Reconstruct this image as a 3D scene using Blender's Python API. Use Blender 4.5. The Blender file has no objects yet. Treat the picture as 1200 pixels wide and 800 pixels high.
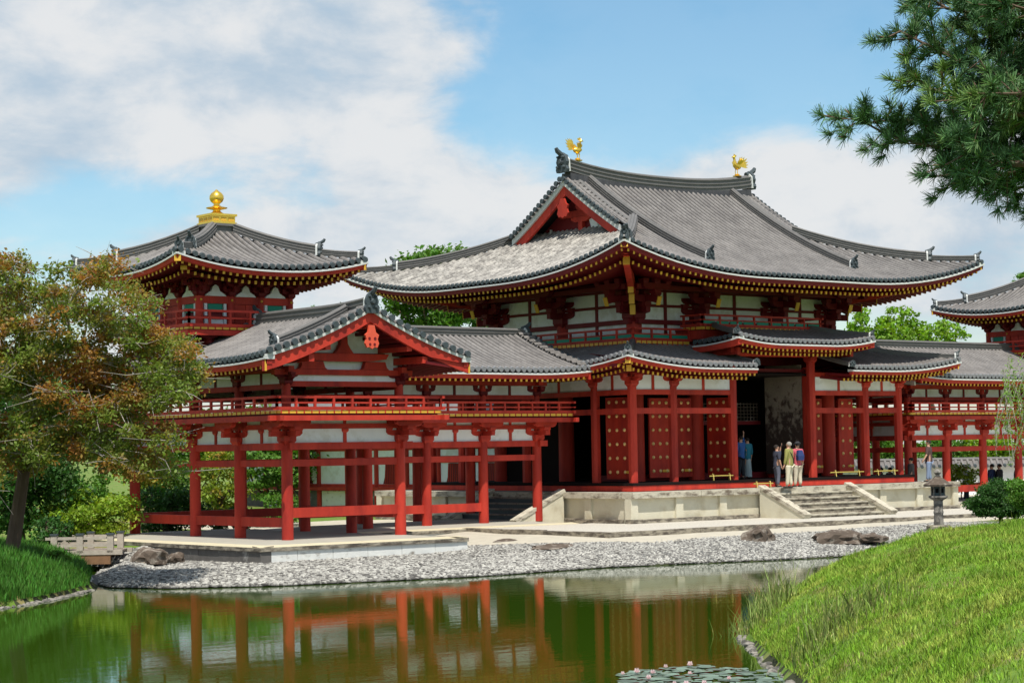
import bpy, bmesh, math, random
import numpy as np
from mathutils import Vector, Matrix, noise
random.seed(7); RNG = np.random.default_rng(11)
R = math.radians
PI = math.pi
sc = bpy.context.scene
COL = sc.collection

# ------------------------------------------------------------------ camera
CAM = Vector((-49.57, -54.37, 1.255))
FW = Vector((0.62951, 0.77526, 0.05179)); RT = Vector((0.77674, -0.62960, -0.01666)); UP = Vector((-0.01969, -0.05071, 0.99852))
cd = bpy.data.cameras.new('camera'); cam = bpy.data.objects.new('camera', cd); COL.objects.link(cam)
m3 = Matrix((RT, UP, -FW)).transposed().to_4x4(); m3.translation = CAM; cam.matrix_world = m3
cd.sensor_width = 36.0; cd.lens = 2433.25/1200*36.0; cd.clip_start = 0.5; cd.clip_end = 6000
sc.camera = cam
sc.render.resolution_x = 1024; sc.render.resolution_y = 682

# ------------------------------------------------------------------ light: sun from the front left of the hall, high
SUN = Vector((-0.27, -0.43, 1.0)).normalized()
w = bpy.data.worlds.new('World'); sc.world = w; w.use_nodes = True
nt = w.node_tree; nt.nodes.clear()
def N(tree, typ, **k):
    n = tree.nodes.new(typ)
    for a, b in k.items():
        if a == 'inp':
            for kk, vv in b.items(): n.inputs[kk].default_value = vv
        else: setattr(n, a, b)
    return n
def math_node(tree, op, a, b=None, c=None, clamp=False):
    n = tree.nodes.new('ShaderNodeMath'); n.operation = op; n.use_clamp = clamp
    for i, v in enumerate((a, b, c)):
        if v is None: continue
        if isinstance(v, (int, float)): n.inputs[i].default_value = v
        else: tree.links.new(v, n.inputs[i])
    return n.outputs[0]
L = nt.links
sky = N(nt, 'ShaderNodeTexSky'); sky.sky_type = 'NISHITA'; sky.sun_disc = False
sky.sun_elevation = math.asin(SUN.z); sky.sun_rotation = math.atan2(SUN.x, SUN.y)
sky.air_density = 1.0; sky.dust_density = 0.6; sky.ozone_density = 1.6
bg = N(nt, 'ShaderNodeBackground', inp={'Strength': 0.105}); 
hs = N(nt, 'ShaderNodeHueSaturation', inp={'Hue': .488, 'Saturation': 1.30, 'Value': 1.25}); L.new(sky.outputs[0], hs.inputs['Color']); L.new(hs.outputs[0], bg.inputs['Color'])
tc = N(nt, 'ShaderNodeTexCoord')
mp = N(nt, 'ShaderNodeMapping', vector_type='POINT'); mp.inputs['Rotation'].default_value = (0, 0, 0.682)   # the hall lies on this bearing
L.new(tc.outputs['Generated'], mp.inputs['Vector'])
sep = N(nt, 'ShaderNodeSeparateXYZ'); L.new(mp.outputs[0], sep.inputs[0])
sx, sz = sep.outputs['X'], sep.outputs['Z']
cmb = N(nt, 'ShaderNodeCombineXYZ'); L.new(sx, cmb.inputs[0]); L.new(sep.outputs['Y'], cmb.inputs[1]); L.new(math_node(nt, 'MULTIPLY', sz, 1.9), cmb.inputs[2])
def noise_n(scale, detail=8, rough=.55, dist=0.0, off=None):
    n = N(nt, 'ShaderNodeTexNoise', inp={'Scale': scale, 'Detail': detail, 'Roughness': rough, 'Distortion': dist})
    src = cmb.outputs[0]
    if off:
        v = N(nt, 'ShaderNodeVectorMath', operation='ADD'); L.new(src, v.inputs[0]); v.inputs[1].default_value = off; src = v.outputs[0]
    L.new(src, n.inputs['Vector']); return n.outputs['Fac']
n1 = noise_n(6.5, 10, .55, .25, (3.1, .4, 1.7)); n2 = noise_n(16, 10, .6, .2, (1.2, 7.7, .3)); n3 = noise_n(3.2, 6, .5, .3, (8.2, 3.3, 5.1))
def blob(cx, cz, rx, rz, k):    # a soft patch of cloud (+) or of clear sky (-)
    a = math_node(nt, 'DIVIDE', math_node(nt, 'SUBTRACT', sx, cx), rx); b = math_node(nt, 'DIVIDE', math_node(nt, 'SUBTRACT', sz, cz), rz)
    q = math_node(nt, 'ADD', math_node(nt, 'MULTIPLY', a, a), math_node(nt, 'MULTIPLY', b, b))
    return math_node(nt, 'MULTIPLY', math_node(nt, 'POWER', 2.718, math_node(nt, 'MULTIPLY', q, -1.0)), k)
dens = math_node(nt, 'ADD', math_node(nt, 'MULTIPLY', n1, 1.0), math_node(nt, 'MULTIPLY', n2, .55))
for bl in [(-.15, .20, .13, .06, .34), (.06, .185, .075, .04, -.40), (.155, .19, .045, .05, -.34), (-.20, .115, .055, .014, -.20), (-.06, .13, .03, .035, .08), (.15, .115, .08, .05, .36), (.03, .095, .06, .02, .22),
           (-.02, .125, .06, .02, .12), (-.09, .095, .06, .018, .32), (-.21, .16, .05, .02, .15), (.0, .158, .03, .02, -.15), (-.03,.212,.03,.01,.0)]:
    dens = math_node(nt, 'ADD', dens, blob(*bl))
mr = N(nt, 'ShaderNodeMapRange', interpolation_type='SMOOTHSTEP', inp={'From Min': .64, 'From Max': .94, 'To Min': 0.12, 'To Max': .97}); L.new(dens, mr.inputs['Value'])
shade = N(nt, 'ShaderNodeMapRange', interpolation_type='SMOOTHSTEP', inp={'From Min': .36, 'From Max': .56}); 
L.new(math_node(nt, 'ADD', math_node(nt, 'MULTIPLY', n3, .5), math_node(nt, 'MULTIPLY', n2, .5)), shade.inputs['Value'])
cr = N(nt, 'ShaderNodeMix', data_type='RGBA'); L.new(shade.outputs[0], cr.inputs['Factor'])
cr.inputs['A'].default_value = (.47, .59, .71, 1); cr.inputs['B'].default_value = (.82, .83, .84, 1)
bgc = N(nt, 'ShaderNodeBackground', inp={'Strength': 0.90}); L.new(cr.outputs['Result'], bgc.inputs['Color'])
mx = N(nt, 'ShaderNodeMixShader'); L.new(mr.outputs[0], mx.inputs[0]); L.new(bg.outputs[0], mx.inputs[1]); L.new(bgc.outputs[0], mx.inputs[2])
L.new(mx.outputs[0], N(nt, 'ShaderNodeOutputWorld').inputs['Surface'])
sl = bpy.data.lights.new('sun', 'SUN'); sl.energy = 4.9; sl.angle = R(.53); sl.color = (1.0, .955, .88)
so = bpy.data.objects.new('sun', sl); COL.objects.link(so); so.rotation_euler = SUN.to_track_quat('Z', 'Y').to_euler(); so.location = (-20, -30, 60)
sc.view_settings.view_transform = 'Standard'; sc.view_settings.look = 'None'; sc.view_settings.exposure = 0.12; sc.view_settings.gamma = 1
sc.cycles.max_bounces = 6; sc.cycles.diffuse_bounces = 3; sc.cycles.glossy_bounces = 3

# ------------------------------------------------------------------ materials
def mat(name, col, rough=.6, objvar=0.0, metal=0.0, var=.18, vscale=2.0, bump=.0, bscale=30, spec=.4, island=0.0, col2=None, c2scale=1.0, c2lo=.5, c2hi=.62, stretch=(1, 1, 1)):
    m = bpy.data.materials.new(name); m.use_nodes = True; t = m.node_tree; b = t.nodes['Principled BSDF']; l = t.links
    b.inputs['Roughness'].default_value = rough; b.inputs['Metallic'].default_value = metal; b.inputs['Specular IOR Level'].default_value = spec
    g = N(t, 'ShaderNodeNewGeometry'); mpn = N(t, 'ShaderNodeMapping'); mpn.inputs['Scale'].default_value = stretch; l.new(g.outputs['Position'], mpn.inputs['Vector'])
    nz = N(t, 'ShaderNodeTexNoise', inp={'Scale': vscale, 'Detail': 6, 'Roughness': .6}); l.new(mpn.outputs[0], nz.inputs['Vector'])
    rgb = N(t, 'ShaderNodeRGB'); rgb.outputs[0].default_value = (*col, 1); cur = rgb.outputs[0]
    if col2:
        n2 = N(t, 'ShaderNodeTexNoise', inp={'Scale': c2scale, 'Detail': 8, 'Roughness': .62}); l.new(mpn.outputs[0], n2.inputs['Vector'])
        r2 = N(t, 'ShaderNodeMapRange', interpolation_type='SMOOTHSTEP', inp={'From Min': c2lo, 'From Max': c2hi}); l.new(n2.outputs[0], r2.inputs['Value'])
        mxx = N(t, 'ShaderNodeMix', data_type='RGBA'); l.new(r2.outputs[0], mxx.inputs['Factor']); l.new(cur, mxx.inputs['A']); mxx.inputs['B'].default_value = (*col2, 1); cur = mxx.outputs['Result']
    h = N(t, 'ShaderNodeHueSaturation'); l.new(cur, h.inputs['Color'])
    v = math_node(t, 'MULTIPLY_ADD', nz.outputs[0], var*2.4, 1-var*1.2)
    if island:
        v = math_node(t, 'MULTIPLY', v, math_node(t, 'MULTIPLY_ADD', g.outputs['Random Per Island'], island*2, 1-island))
        hv = math_node(t, 'MULTIPLY_ADD', g.outputs['Random Per Island'], .03, .485); l.new(hv, h.inputs['Hue'])
    if objvar:
        oi_ = N(t, 'ShaderNodeObjectInfo'); v = math_node(t, 'MULTIPLY', v, math_node(t, 'MULTIPLY_ADD', oi_.outputs['Random'], objvar*2, 1-objvar))
    l.new(v, h.inputs['Value']); l.new(h.outputs[0], b.inputs['Base Color'])
    if bump:
        nb = N(t, 'ShaderNodeTexNoise', inp={'Scale': bscale, 'Detail': 5}); l.new(mpn.outputs[0], nb.inputs['Vector'])
        bp = N(t, 'ShaderNodeBump', inp={'Strength': bump, 'Distance': .02}); l.new(nb.outputs[0], bp.inputs['Height']); l.new(bp.outputs[0], b.inputs['Normal'])
    return m
M = {}
M['red'] = mat('red_lacquer', (.50, .044, .025), .58, var=.24, vscale=3.5, bump=.3, bscale=22, col2=(.27, .022, .018), c2scale=1.6, c2lo=.40, c2hi=.78, stretch=(1, 1, .3), spec=.22, objvar=.16)
M['shadered'] = mat('shaded_red_lacquer', (.155, .010, .013), .6, var=.15, vscale=2, spec=.25)  # red lacquer darkened: shade under the eaves is put into its colour
M['white'] = mat('white_plaster', (.82, .85, .86), .85, var=.08, vscale=3, col2=(.70, .71, .68), c2scale=1.3, spec=.1)
M['trim'] = mat('white_trim', (.60, .61, .58), .8, var=.06, vscale=5, spec=.1)
M['gold'] = mat('yellow_ochre_paint', (.74, .42, .045), .5, var=.12, spec=.4)
M['goldmetal'] = mat('gold_leaf', (.95, .62, .10), .28, metal=.85, var=.15, vscale=6, bump=.2, bscale=25)
M['green'] = mat('green_lattice', (.008, .25, .16), .6, var=.1)
M['dark'] = mat('shaded_interior_wood', (.014, .009, .008), .9, var=.3, spec=.1)  # near-black: the deep shade inside the hall is put into the colour
M['brass'] = mat('polished_brass', (.92, .66, .26), .4, metal=.25, var=.1)
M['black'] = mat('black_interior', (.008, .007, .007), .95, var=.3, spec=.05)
M['blackstone'] = mat('dark_end_tile', (.055, .07, .075), .55, var=.3, vscale=8, bump=.3)
M['wood'] = mat('weathered_grey_timber', (.25, .21, .17), .85, var=.35, vscale=6, bump=.5, bscale=18, col2=(.12, .09, .07), c2scale=3, stretch=(1, 1, .35))
M['stone'] = mat('pale_granite', (.60, .56, .43), .9, var=.16, vscale=1.6, bump=.4, bscale=22, col2=(.44, .38, .25), c2scale=1.2, c2lo=.45, c2hi=.8)
M['cap'] = mat('weathered_coping_stone', (.50, .46, .36), .9, var=.25, vscale=6, bump=.5, bscale=20, col2=(.14, .11, .08), c2scale=2.2, c2lo=.44, c2hi=.68, stretch=(1,1,2.5))
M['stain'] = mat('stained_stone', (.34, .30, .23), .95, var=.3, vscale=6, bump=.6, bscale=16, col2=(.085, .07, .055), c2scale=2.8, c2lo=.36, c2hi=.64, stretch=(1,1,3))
M['greywall'] = mat('grey_plinth_stone', (.70, .70, .66), .9, var=.15, vscale=2, bump=.3, bscale=18, col2=(.24, .21, .17), c2scale=1.7, c2lo=.55, c2hi=.74, stretch=(1, 1, 1.6))
M['mosswall'] = mat('damp_dark_plinth_stone', (.13, .12, .11), .95, var=.4, vscale=3, bump=.4, bscale=18, col2=(.34, .33, .31), c2scale=1.3, c2lo=.56, c2hi=.66)
M['litend'] = mat('sunlit_end_tile', (.19, .195, .20), .55, var=.3, vscale=8, bump=.3)  # end tile lightened: sun on the lower eaves is put into its colour
M['floor'] = mat('pale_floor_stone', (.56, .50, .34), .9, var=.14, vscale=2, bump=.2, bscale=20)
M['floor2'] = mat('grey_floor_plaster', (.36, .34, .28), .92, var=.16, vscale=1.3)
M['rock'] = mat('brown_rock', (.10, .075, .055), .95, var=.4, vscale=4, bump=.9, bscale=9, col2=(.22, .19, .155), c2scale=4, c2lo=.5, c2hi=.65)
M['lantern'] = mat('lichened_granite', (.24, .22, .19), .95, var=.35, vscale=7, bump=.8, bscale=25, col2=(.09, .085, .075), c2scale=5, c2lo=.45, c2hi=.6)
M['bark'] = mat('brown_bark', (.11, .075, .05), .95, var=.35, vscale=8, bump=.9, bscale=16, stretch=(1, 1, .3))
M['twig'] = mat('pale_grey_branch', (.34, .30, .26), .9, var=.25, vscale=6)
M['bamboo'] = mat('yellow_bamboo', (.46, .36, .08), .5, var=.2)
def tile_mat(name, c1, c2, joints=True, rough=.55, mix=(.36, .66), scale=1.4, var=.16):
    m = bpy.data.materials.new(name); m.use_nodes = True; t = m.node_tree; b = t.nodes['Principled BSDF']; l = t.links
    b.inputs['Roughness'].default_value = rough; b.inputs['Specular IOR Level'].default_value = .45
    g = N(t, 'ShaderNodeNewGeometry'); nz = N(t, 'ShaderNodeTexNoise', inp={'Scale': scale, 'Detail': 9, 'Roughness': .68}); l.new(g.outputs['Position'], nz.inputs['Vector'])
    r2 = N(t, 'ShaderNodeMapRange', inp={'From Min': mix[0], 'From Max': mix[1]}); l.new(nz.outputs[0], r2.inputs['Value'])
    mxx = N(t, 'ShaderNodeMix', data_type='RGBA'); l.new(r2.outputs[0], mxx.inputs['Factor']); mxx.inputs['A'].default_value = (*c1, 1); mxx.inputs['B'].default_value = (*c2, 1)
    uv = N(t, 'ShaderNodeUVMap'); s = N(t, 'ShaderNodeSeparateXYZ'); l.new(uv.outputs[0], s.inputs[0])
    # every tile of a course has its own firing tone and a darker lap joint
    idx = math_node(t, 'FLOOR', math_node(t, 'DIVIDE', s.outputs['X'], .33)); oi = N(t, 'ShaderNodeObjectInfo')
    cb = N(t, 'ShaderNodeCombineXYZ'); l.new(idx, cb.inputs[0]); l.new(math_node(t, 'MULTIPLY', oi.outputs['Random'], 91.7), cb.inputs[1]); l.new(math_node(t, 'FLOOR', s.outputs['Y']), cb.inputs[2])
    wn = N(t, 'ShaderNodeTexWhiteNoise', noise_dimensions='3D'); l.new(cb.outputs[0], wn.inputs['Vector'])
    fr = math_node(t, 'FRACT', math_node(t, 'DIVIDE', s.outputs['X'], .33)); jt = math_node(t, 'GREATER_THAN', fr, .10)
    v = math_node(t, 'MULTIPLY_ADD', wn.outputs[0], var, 1-var*.5)
    if joints: v = math_node(t, 'MULTIPLY', v, math_node(t, 'MULTIPLY_ADD', jt, .22, .78))
    h = N(t, 'ShaderNodeHueSaturation'); l.new(mxx.outputs['Result'], h.inputs['Color']); l.new(v, h.inputs['Value']); l.new(h.outputs[0], b.inputs['Base Color'])
    nb = N(t, 'ShaderNodeTexNoise', inp={'Scale': 40.0, 'Detail': 4}); l.new(g.outputs['Position'], nb.inputs['Vector'])
    ht = math_node(t, 'ADD', nb.outputs[0], math_node(t, 'MULTIPLY', fr, .8))
    bp = N(t, 'ShaderNodeBump', inp={'Strength': .35, 'Distance': .02}); l.new(ht, bp.inputs['Height']); l.new(bp.outputs[0], b.inputs['Normal'])
    return m
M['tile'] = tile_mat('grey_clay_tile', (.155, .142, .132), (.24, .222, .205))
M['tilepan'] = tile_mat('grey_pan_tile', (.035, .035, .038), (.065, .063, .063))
M['mottledtile'] = tile_mat('mottled_clay_tile', (.19, .175, .155), (.41, .385, .34), mix=(.40, .58), scale=3.5, var=.5)  # paler and blotchier tile for the left slope of the main roof
M['mottledpan'] = tile_mat('mottled_pan_tile', (.14, .125, .105), (.34, .31, .26), mix=(.40, .6), scale=3.5, var=.5)
M['ridge'] = mat('grey_ridge_tile', (.145, .138, .13), .6, var=.25, vscale=5, bump=.2, bscale=30)
# ------------------------------------------------------------------ helpers
MIR = False; LH = 14.24      # the north wing is the mirror image of the south wing about the hall's axis
WP = {}
def mx_(x): return LH - x if MIR else x
def tag(o, label=None, cat=None, group=None, kind=None):
    if label: o['label'] = label
    if cat: o['category'] = cat
    if group: o['group'] = group
    if kind: o['kind'] = kind
    return o
def thing(name, loc, label, cat, group=None):
    loc = Vector((mx_(loc[0]), loc[1], loc[2]))
    o = bpy.data.objects.new(name, None); o.empty_display_size = .3; COL.objects.link(o); o.location = loc; WP[o.name] = loc.copy()
    return tag(o, label, cat, group)
def put(name, me, parent, loc, rot=(0, 0, 0), scale=(1, 1, 1)):
    o = bpy.data.objects.new(name, me); COL.objects.link(o); loc = Vector(loc)
    if parent is not None: o.parent = parent; o.location = loc - WP[parent.name]
    else: o.location = loc
    o.rotation_euler = rot; o.scale = scale; WP[o.name] = loc.copy()
    return o
def inst(name, me, parent, loc, rz=0, ry=0, scale=(1, 1, 1)):   # shared mesh whose own axis is +X and symmetric about it
    loc = (mx_(loc[0]), loc[1], loc[2])
    if MIR: rz = PI - rz
    return put(name, me, parent, loc, (0, ry, rz), scale)
class MB:
    def __init__(s): s.v = []; s.f = []; s.mi = []; s.uv = []; s.has = False
    def add(s, vs, fs, mi=0, uvs=None):
        n = len(s.v); s.v += [tuple(p) for p in vs]; s.f += [tuple(i+n for i in f) for f in fs]; s.mi += [mi]*len(fs)
        if uvs: s.has = True; s.uv += uvs
        else: s.uv += [(0, 0)]*len(vs)
    def box(s, x0, x1, y0, y1, z0, z1, mi=0):
        s.add([(x0,y0,z0),(x1,y0,z0),(x1,y1,z0),(x0,y1,z0),(x0,y0,z1),(x1,y0,z1),(x1,y1,z1),(x0,y1,z1)],
              [(0,3,2,1),(4,5,6,7),(0,1,5,4),(1,2,6,5),(2,3,7,6),(3,0,4,7)], mi); return s
    def hexa(s, lo, hi, mi=0):      # two quads (lists of four points) joined
        s.add(list(lo)+list(hi), [(3,2,1,0),(4,5,6,7),(0,1,5,4),(1,2,6,5),(2,3,7,6),(3,0,4,7)], mi); return s
    def beam(s, p, q, w, h, mi=0, up=(0, 0, 1)):
        p, q = Vector(p), Vector(q); t = (q-p).normalized(); lat = t.cross(Vector(up)).normalized(); u = lat.cross(t)
        a = lat*w/2; b = u*h/2
        s.hexa([p-a-b, p+a-b, p+a+b, p-a+b], [q-a-b, q+a-b, q+a+b, q-a+b], mi); return s
    def cyl(s, x, y, z0, z1, r0, r1=None, n=12, mi=0):
        r1 = r0 if r1 is None else r1
        vs = [(x+r*math.cos(2*PI*i/n), y+r*math.sin(2*PI*i/n), z) for z, r in ((z0, r0), (z1, r1)) for i in range(n)]
        s.add(vs, [(i, (i+1)%n, n+(i+1)%n, n+i) for i in range(n)]+[tuple(range(n-1, -1, -1)), tuple(range(n, 2*n))], mi); return s
    def lathe(s, prof, n=16, mi=0, x=0, y=0, z=0, sq=None):
        vs = []; k = len(prof)
        for r, h in prof:
            for i in range(n):
                a = 2*PI*i/n + (PI/n if sq else 0); vs.append((x+r*math.cos(a), y+r*math.sin(a), z+h))
        fs = [(j*n+i, j*n+(i+1)%n, (j+1)*n+(i+1)%n, (j+1)*n+i) for j in range(k-1) for i in range(n)]
        fs += [tuple(range(n-1, -1, -1)), tuple(range((k-1)*n, k*n))]
        s.add(vs, fs, mi); return s
    def tube(s, pts, rad, n=8, mi=0):
        pts = [Vector(p) for p in pts]; vs = []; k = len(pts); ref = Vector((0, 0, 1))
        rad = rad if hasattr(rad, '__len__') else [rad]*k
        for j, p in enumerate(pts):
            t = (pts[min(j+1, k-1)]-pts[max(j-1, 0)]).normalized()
            a = t.cross(ref if abs(t.z) < .95 else Vector((1, 0, 0))).normalized(); b = t.cross(a)
            for i in range(n):
                th = 2*PI*i/n; vs.append(p+a*rad[j]*math.cos(th)+b*rad[j]*math.sin(th))
        s.add(vs, [(j*n+i, j*n+(i+1)%n, (j+1)*n+(i+1)%n, (j+1)*n+i) for j in range(k-1) for i in range(n)]+[tuple(range(n-1, -1, -1)), tuple(range((k-1)*n, k*n))], mi); return s
    def sweep(s, path, prof, mi=0, lat=None, close=True, uvk=0):   # prof: (sideways, up) points swept along a path, sideways kept level
        path = [Vector(p) for p in path]; k = len(path); n = len(prof); vs = []; uvs = []; d = 0
        for j, p in enumerate(path):
            t = path[min(j+1, k-1)]-path[max(j-1, 0)]
            l = Vector(lat) if lat else Vector((t.y, -t.x, 0)).normalized()
            if j: d += (path[j]-path[j-1]).length
            for a, b in prof: vs.append(p+l*a+Vector((0, 0, b))); uvs.append((d, uvk))
        fs = [(j*n+i, j*n+(i+1)%n, (j+1)*n+(i+1)%n, (j+1)*n+i) for j in range(k-1) for i in range(n if close else n-1)]
        if close: fs += [tuple(range(n-1, -1, -1)), tuple(range((k-1)*n, k*n))]
        s.add(vs, fs, mi, uvs); return s
    def poly(s, pts, nrm, th, mi=0):    # flat outline given thickness along nrm
        n = len(pts); nrm = Vector(nrm); a = [Vector(p) for p in pts]; b = [p+nrm*th for p in a]
        s.add(a+b, [tuple(range(n-1, -1, -1)), tuple(range(n, 2*n))]+[(i, (i+1)%n, n+(i+1)%n, n+i) for i in range(n)], mi); return s
    def mesh(s, name, mats, smooth=False, local=False):
        v = s.v
        if MIR and not local: v = [(LH-a, b, c) for a, b, c in v]
        f = [t[::-1] for t in s.f] if MIR and not local else s.f
        c = Vector((0, 0, 0))
        if not local:
            xs, ys, zs = zip(*v); c = Vector(((min(xs)+max(xs))/2, (min(ys)+max(ys))/2, min(zs)))
            v = [(a-c.x, b-c.y, d-c.z) for a, b, d in v]
        me = bpy.data.meshes.new(name); me.from_pydata(v, [], f)
        for m in (mats if isinstance(mats, (list, tuple)) else [mats]): me.materials.append(m)
        if any(s.mi): me.polygons.foreach_set('material_index', s.mi)
        if s.has:
            uvl = me.uv_layers.new(name='UVMap'); li = np.empty(len(me.loops), np.int32); me.loops.foreach_get('vertex_index', li)
            uvl.data.foreach_set('uv', np.array(s.uv, np.float32)[li].ravel())
        if smooth: me.polygons.foreach_set('use_smooth', [True]*len(me.polygons))
        if smooth and smooth != 'all': 
            try: me.set_sharp_from_angle(angle=R(35))
            except Exception: pass
        me.update(); return me, c
    def build(s, name, mats, parent=None, smooth=False, label=None):
        me, c = s.mesh(name, mats, smooth); o = put(name, me, parent, c)
        if label: o['label'] = label
        return o
def seq(a, b, n): return [a+(b-a)*i/(n-1) for i in range(n)]
def bulk(name, V, F, mats, mi=None, smooth=False):      # numpy arrays: V (n,3), F (m,k) all faces of one size
    me = bpy.data.meshes.new(name); k = F.shape[1]
    me.vertices.add(len(V)); me.vertices.foreach_set('co', V.astype(np.float32).ravel())
    me.loops.add(F.size); me.loops.foreach_set('vertex_index', F.astype(np.int32).ravel())
    me.polygons.add(len(F)); me.polygons.foreach_set('loop_start', np.arange(0, F.size, k, dtype=np.int32))
    for m in (mats if isinstance(mats, (list, tuple)) else [mats]): me.materials.append(m)
    if mi is not None: me.polygons.foreach_set('material_index', mi.astype(np.int32))
    if smooth: me.polygons.foreach_set('use_smooth', np.ones(len(F), bool))
    me.update(calc_edges=True); me.validate(); return me

# ------------------------------------------------------------------ roofs
ROWW = .27
class Roof:
    """rectangular eave outline; height = z0 + a d + b d^2 (d = way in from the eave) + a lift towards the corners"""
    def __init__(s, x0, x1, y0, y1, z0, a, b, lift=0, rc=5, pw=2.2): s.__dict__.update(locals()); 
    def prof(s, d): return s.z0+s.a*d+s.b*d*d
    def z(s, d, c): return s.prof(d)+s.lift*max(0, 1-c/s.rc)**s.pw
def row_mesh(mb, path, lat, r=.078, n=5, endcap=True):
    prof = [(r*math.cos(PI*i/(n-1)), r*1.15*math.sin(PI*i/(n-1))) for i in range(n)]
    k = random.random()*50
    mb.sweep(path, prof, 0, lat=lat, close=False, uvk=int(k))
    if endcap:     # the round end tile with its drip rim
        p = Vector(path[0]); t = (Vector(path[1])-p).normalized(); l = Vector(lat); q = p-t*.05+Vector((0, 0, .0)); m = 8; R0 = r*1.18
        vs = [q+l*R0*math.cos(2*PI*i/m)+Vector((0, 0, R0*math.sin(2*PI*i/m)+.02)) for i in range(m)]+[q+t*.09+l*R0*math.cos(2*PI*i/m)+Vector((0, 0, R0*math.sin(2*PI*i/m)+.02)) for i in range(m)]
        mb.add(vs, [tuple(range(m-1, -1, -1))]+[(i, (i+1)%m, m+(i+1)%m, m+i) for i in range(m)], 1)
SIDES = {'f': 0, 'b': 1, 'l': 2, 'r': 3}
def side_pt(rf, side, s, d):    # s runs along the eave from its first corner
    if side == 'f': return (rf.x0+s, rf.y0+d)
    if side == 'b': return (rf.x0+s, rf.y1-d)
    if side == 'l': return (rf.x0+d, rf.y0+s)
    return (rf.x1-d, rf.y0+s)
def side_len(rf, side): return (rf.x1-rf.x0) if side in 'fb' else (rf.y1-rf.y0)
LAT = {'f': (1, 0, 0), 'b': (1, 0, 0), 'l': (0, 1, 0), 'r': (0, 1, 0)}
OUT = {'f': (0, -1), 'b': (0, 1), 'l': (-1, 0), 'r': (1, 0)}
def tile_slope(rf, side, parent, dmax, mats, dmin=None, rng=None, rows=True, cmax=None, step=.6, w=ROWW, pan=None, r=.078, square=False):
    """one roof slope: pan tiles as a sheet (returned, a part) and every round tile course a child of it.
       dmax(s) / dmin(s): where the slope ends / begins at s"""
    Ls = side_len(rf, side); a, b = rng or (0, Ls); dmin = dmin or (lambda s: 0)
    n = max(1, round((b-a)/w)); w = (b-a)/n
    zz = lambda s, d: rf.z(d, 99 if square else min(s, Ls-s))
    mb = MB(); K = 12; cols = []
    for i in range(n*1+1):
        s = a+i*w; d0, d1 = dmin(s), dmax(s)
        cols.append([(*side_pt(rf, side, s, d), zz(s, d)) for d in (seq(d0, d1, K) if d1 > d0+.01 else [d0]*K)])
    # small concave pans between courses: an extra, lower column in the middle
    vs = []; uvs = []
    for i, c in enumerate(cols):
        vs += c; uvs += [(K*0+j*.3, i) for j in range(K)]
    fs = [(i*K+j, (i+1)*K+j, (i+1)*K+j+1, i*K+j+1) for i in range(n) for j in range(K-1)]
    mb.add(vs, fs, 0, uvs)
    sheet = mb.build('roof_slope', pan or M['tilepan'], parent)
    if rows:
        for i in range(n):
            s = a+(i+.5)*w; d0, d1 = dmin(s), dmax(s)
            if d1-d0 < .12: continue
            k = max(3, int((d1-d0)/step)+2)
            path = [(*side_pt(rf, side, s, d), zz(s, d)+.01) for d in seq(d0, d1, k)]
            rb = MB(); row_mesh(rb, path, LAT[side], r=r, endcap=(d0 < .02))
            rb.build('tile_course', mats, sheet, smooth=True)
    return sheet
def eave_path(rf, side, inset, dz, a=0, b=None, n=25):
    Ls = side_len(rf, side); b = Ls if b is None else b
    return [(*side_pt(rf, side, s, inset), rf.z(0, min(s, Ls-s))+dz) for s in seq(max(a, inset), min(b, Ls-inset), n)]
RAFT = {}
def rafter_mesh(w, h, key):
    if key not in RAFT:
        global MIR
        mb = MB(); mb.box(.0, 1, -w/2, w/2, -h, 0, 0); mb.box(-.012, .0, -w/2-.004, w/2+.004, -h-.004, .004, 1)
        RAFT[key] = mb.mesh('rafter', [M['shadered'], M['gold']], local=True)[0]
    return RAFT[key]
def rafters(rf, side, parent, ov, inset, dz, slope, w=.085, h=.11, sp=.26, a=0, b=None, key='r'):
    Ls = side_len(rf, side); b = Ls if b is None else b; me = rafter_mesh(w, h, key)
    n = int((b-a)/sp); ang = {'f': PI/2, 'b': -PI/2, 'l': 0, 'r': PI}[side]
    for i in range(n+1):
        s = a+(b-a-n*sp)/2+i*sp; c = min(s-0, Ls-s) if (a == 0 and b == Ls) else 99
        cc = min(s, Ls-s); lim = min(c, ov)
        if lim-inset < .12: continue
        ln = (lim-inset)*math.sqrt(1+slope*slope)
        x, y = side_pt(rf, side, s, inset)
        inst('rafter', me, parent, (x, y, rf.z(0, cc)+dz), ang, -math.atan(slope), (ln, 1, 1))
RIDGEPROF = lambda w, h: [(-w/2, 0), (-w/2, h*.22), (-w*.58, h*.22), (-w*.58, h*.30), (-w*.46, h*.30), (-w*.46, h*.50), (-w*.54, h*.50), (-w*.54, h*.58), (-w*.40, h*.58), (-w*.40, h*.78), (-w*.50, h*.78), (-w*.50, h*.84),
                          (-w*.24, h*.84), (-w*.16, h*.97), (0, h), (w*.16, h*.97), (w*.24, h*.84), (w*.50, h*.84), (w*.50, h*.78), (w*.40, h*.78), (w*.40, h*.58), (w*.54, h*.58), (w*.54, h*.50), (w*.46, h*.50), (w*.46, h*.30), (w*.58, h*.30), (w*.58, h*.22), (w/2, h*.22), (w/2, 0)]
def ridge(path, wd, ht, parent, name='ridge', ends=(True, True), horn=True, mat_=None):
    o = MB().sweep(path, RIDGEPROF(wd, ht)).build(name, mat_ or M['ridge'], parent)
    pts = [Vector(p) for p in path]
    for e, (p, q) in enumerate(((pts[0], pts[1]), (pts[-1], pts[-2]))):
        if ends[e]: demon_tile(p, (p-q).normalized(), wd, ht, o, horn)
    return o
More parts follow.
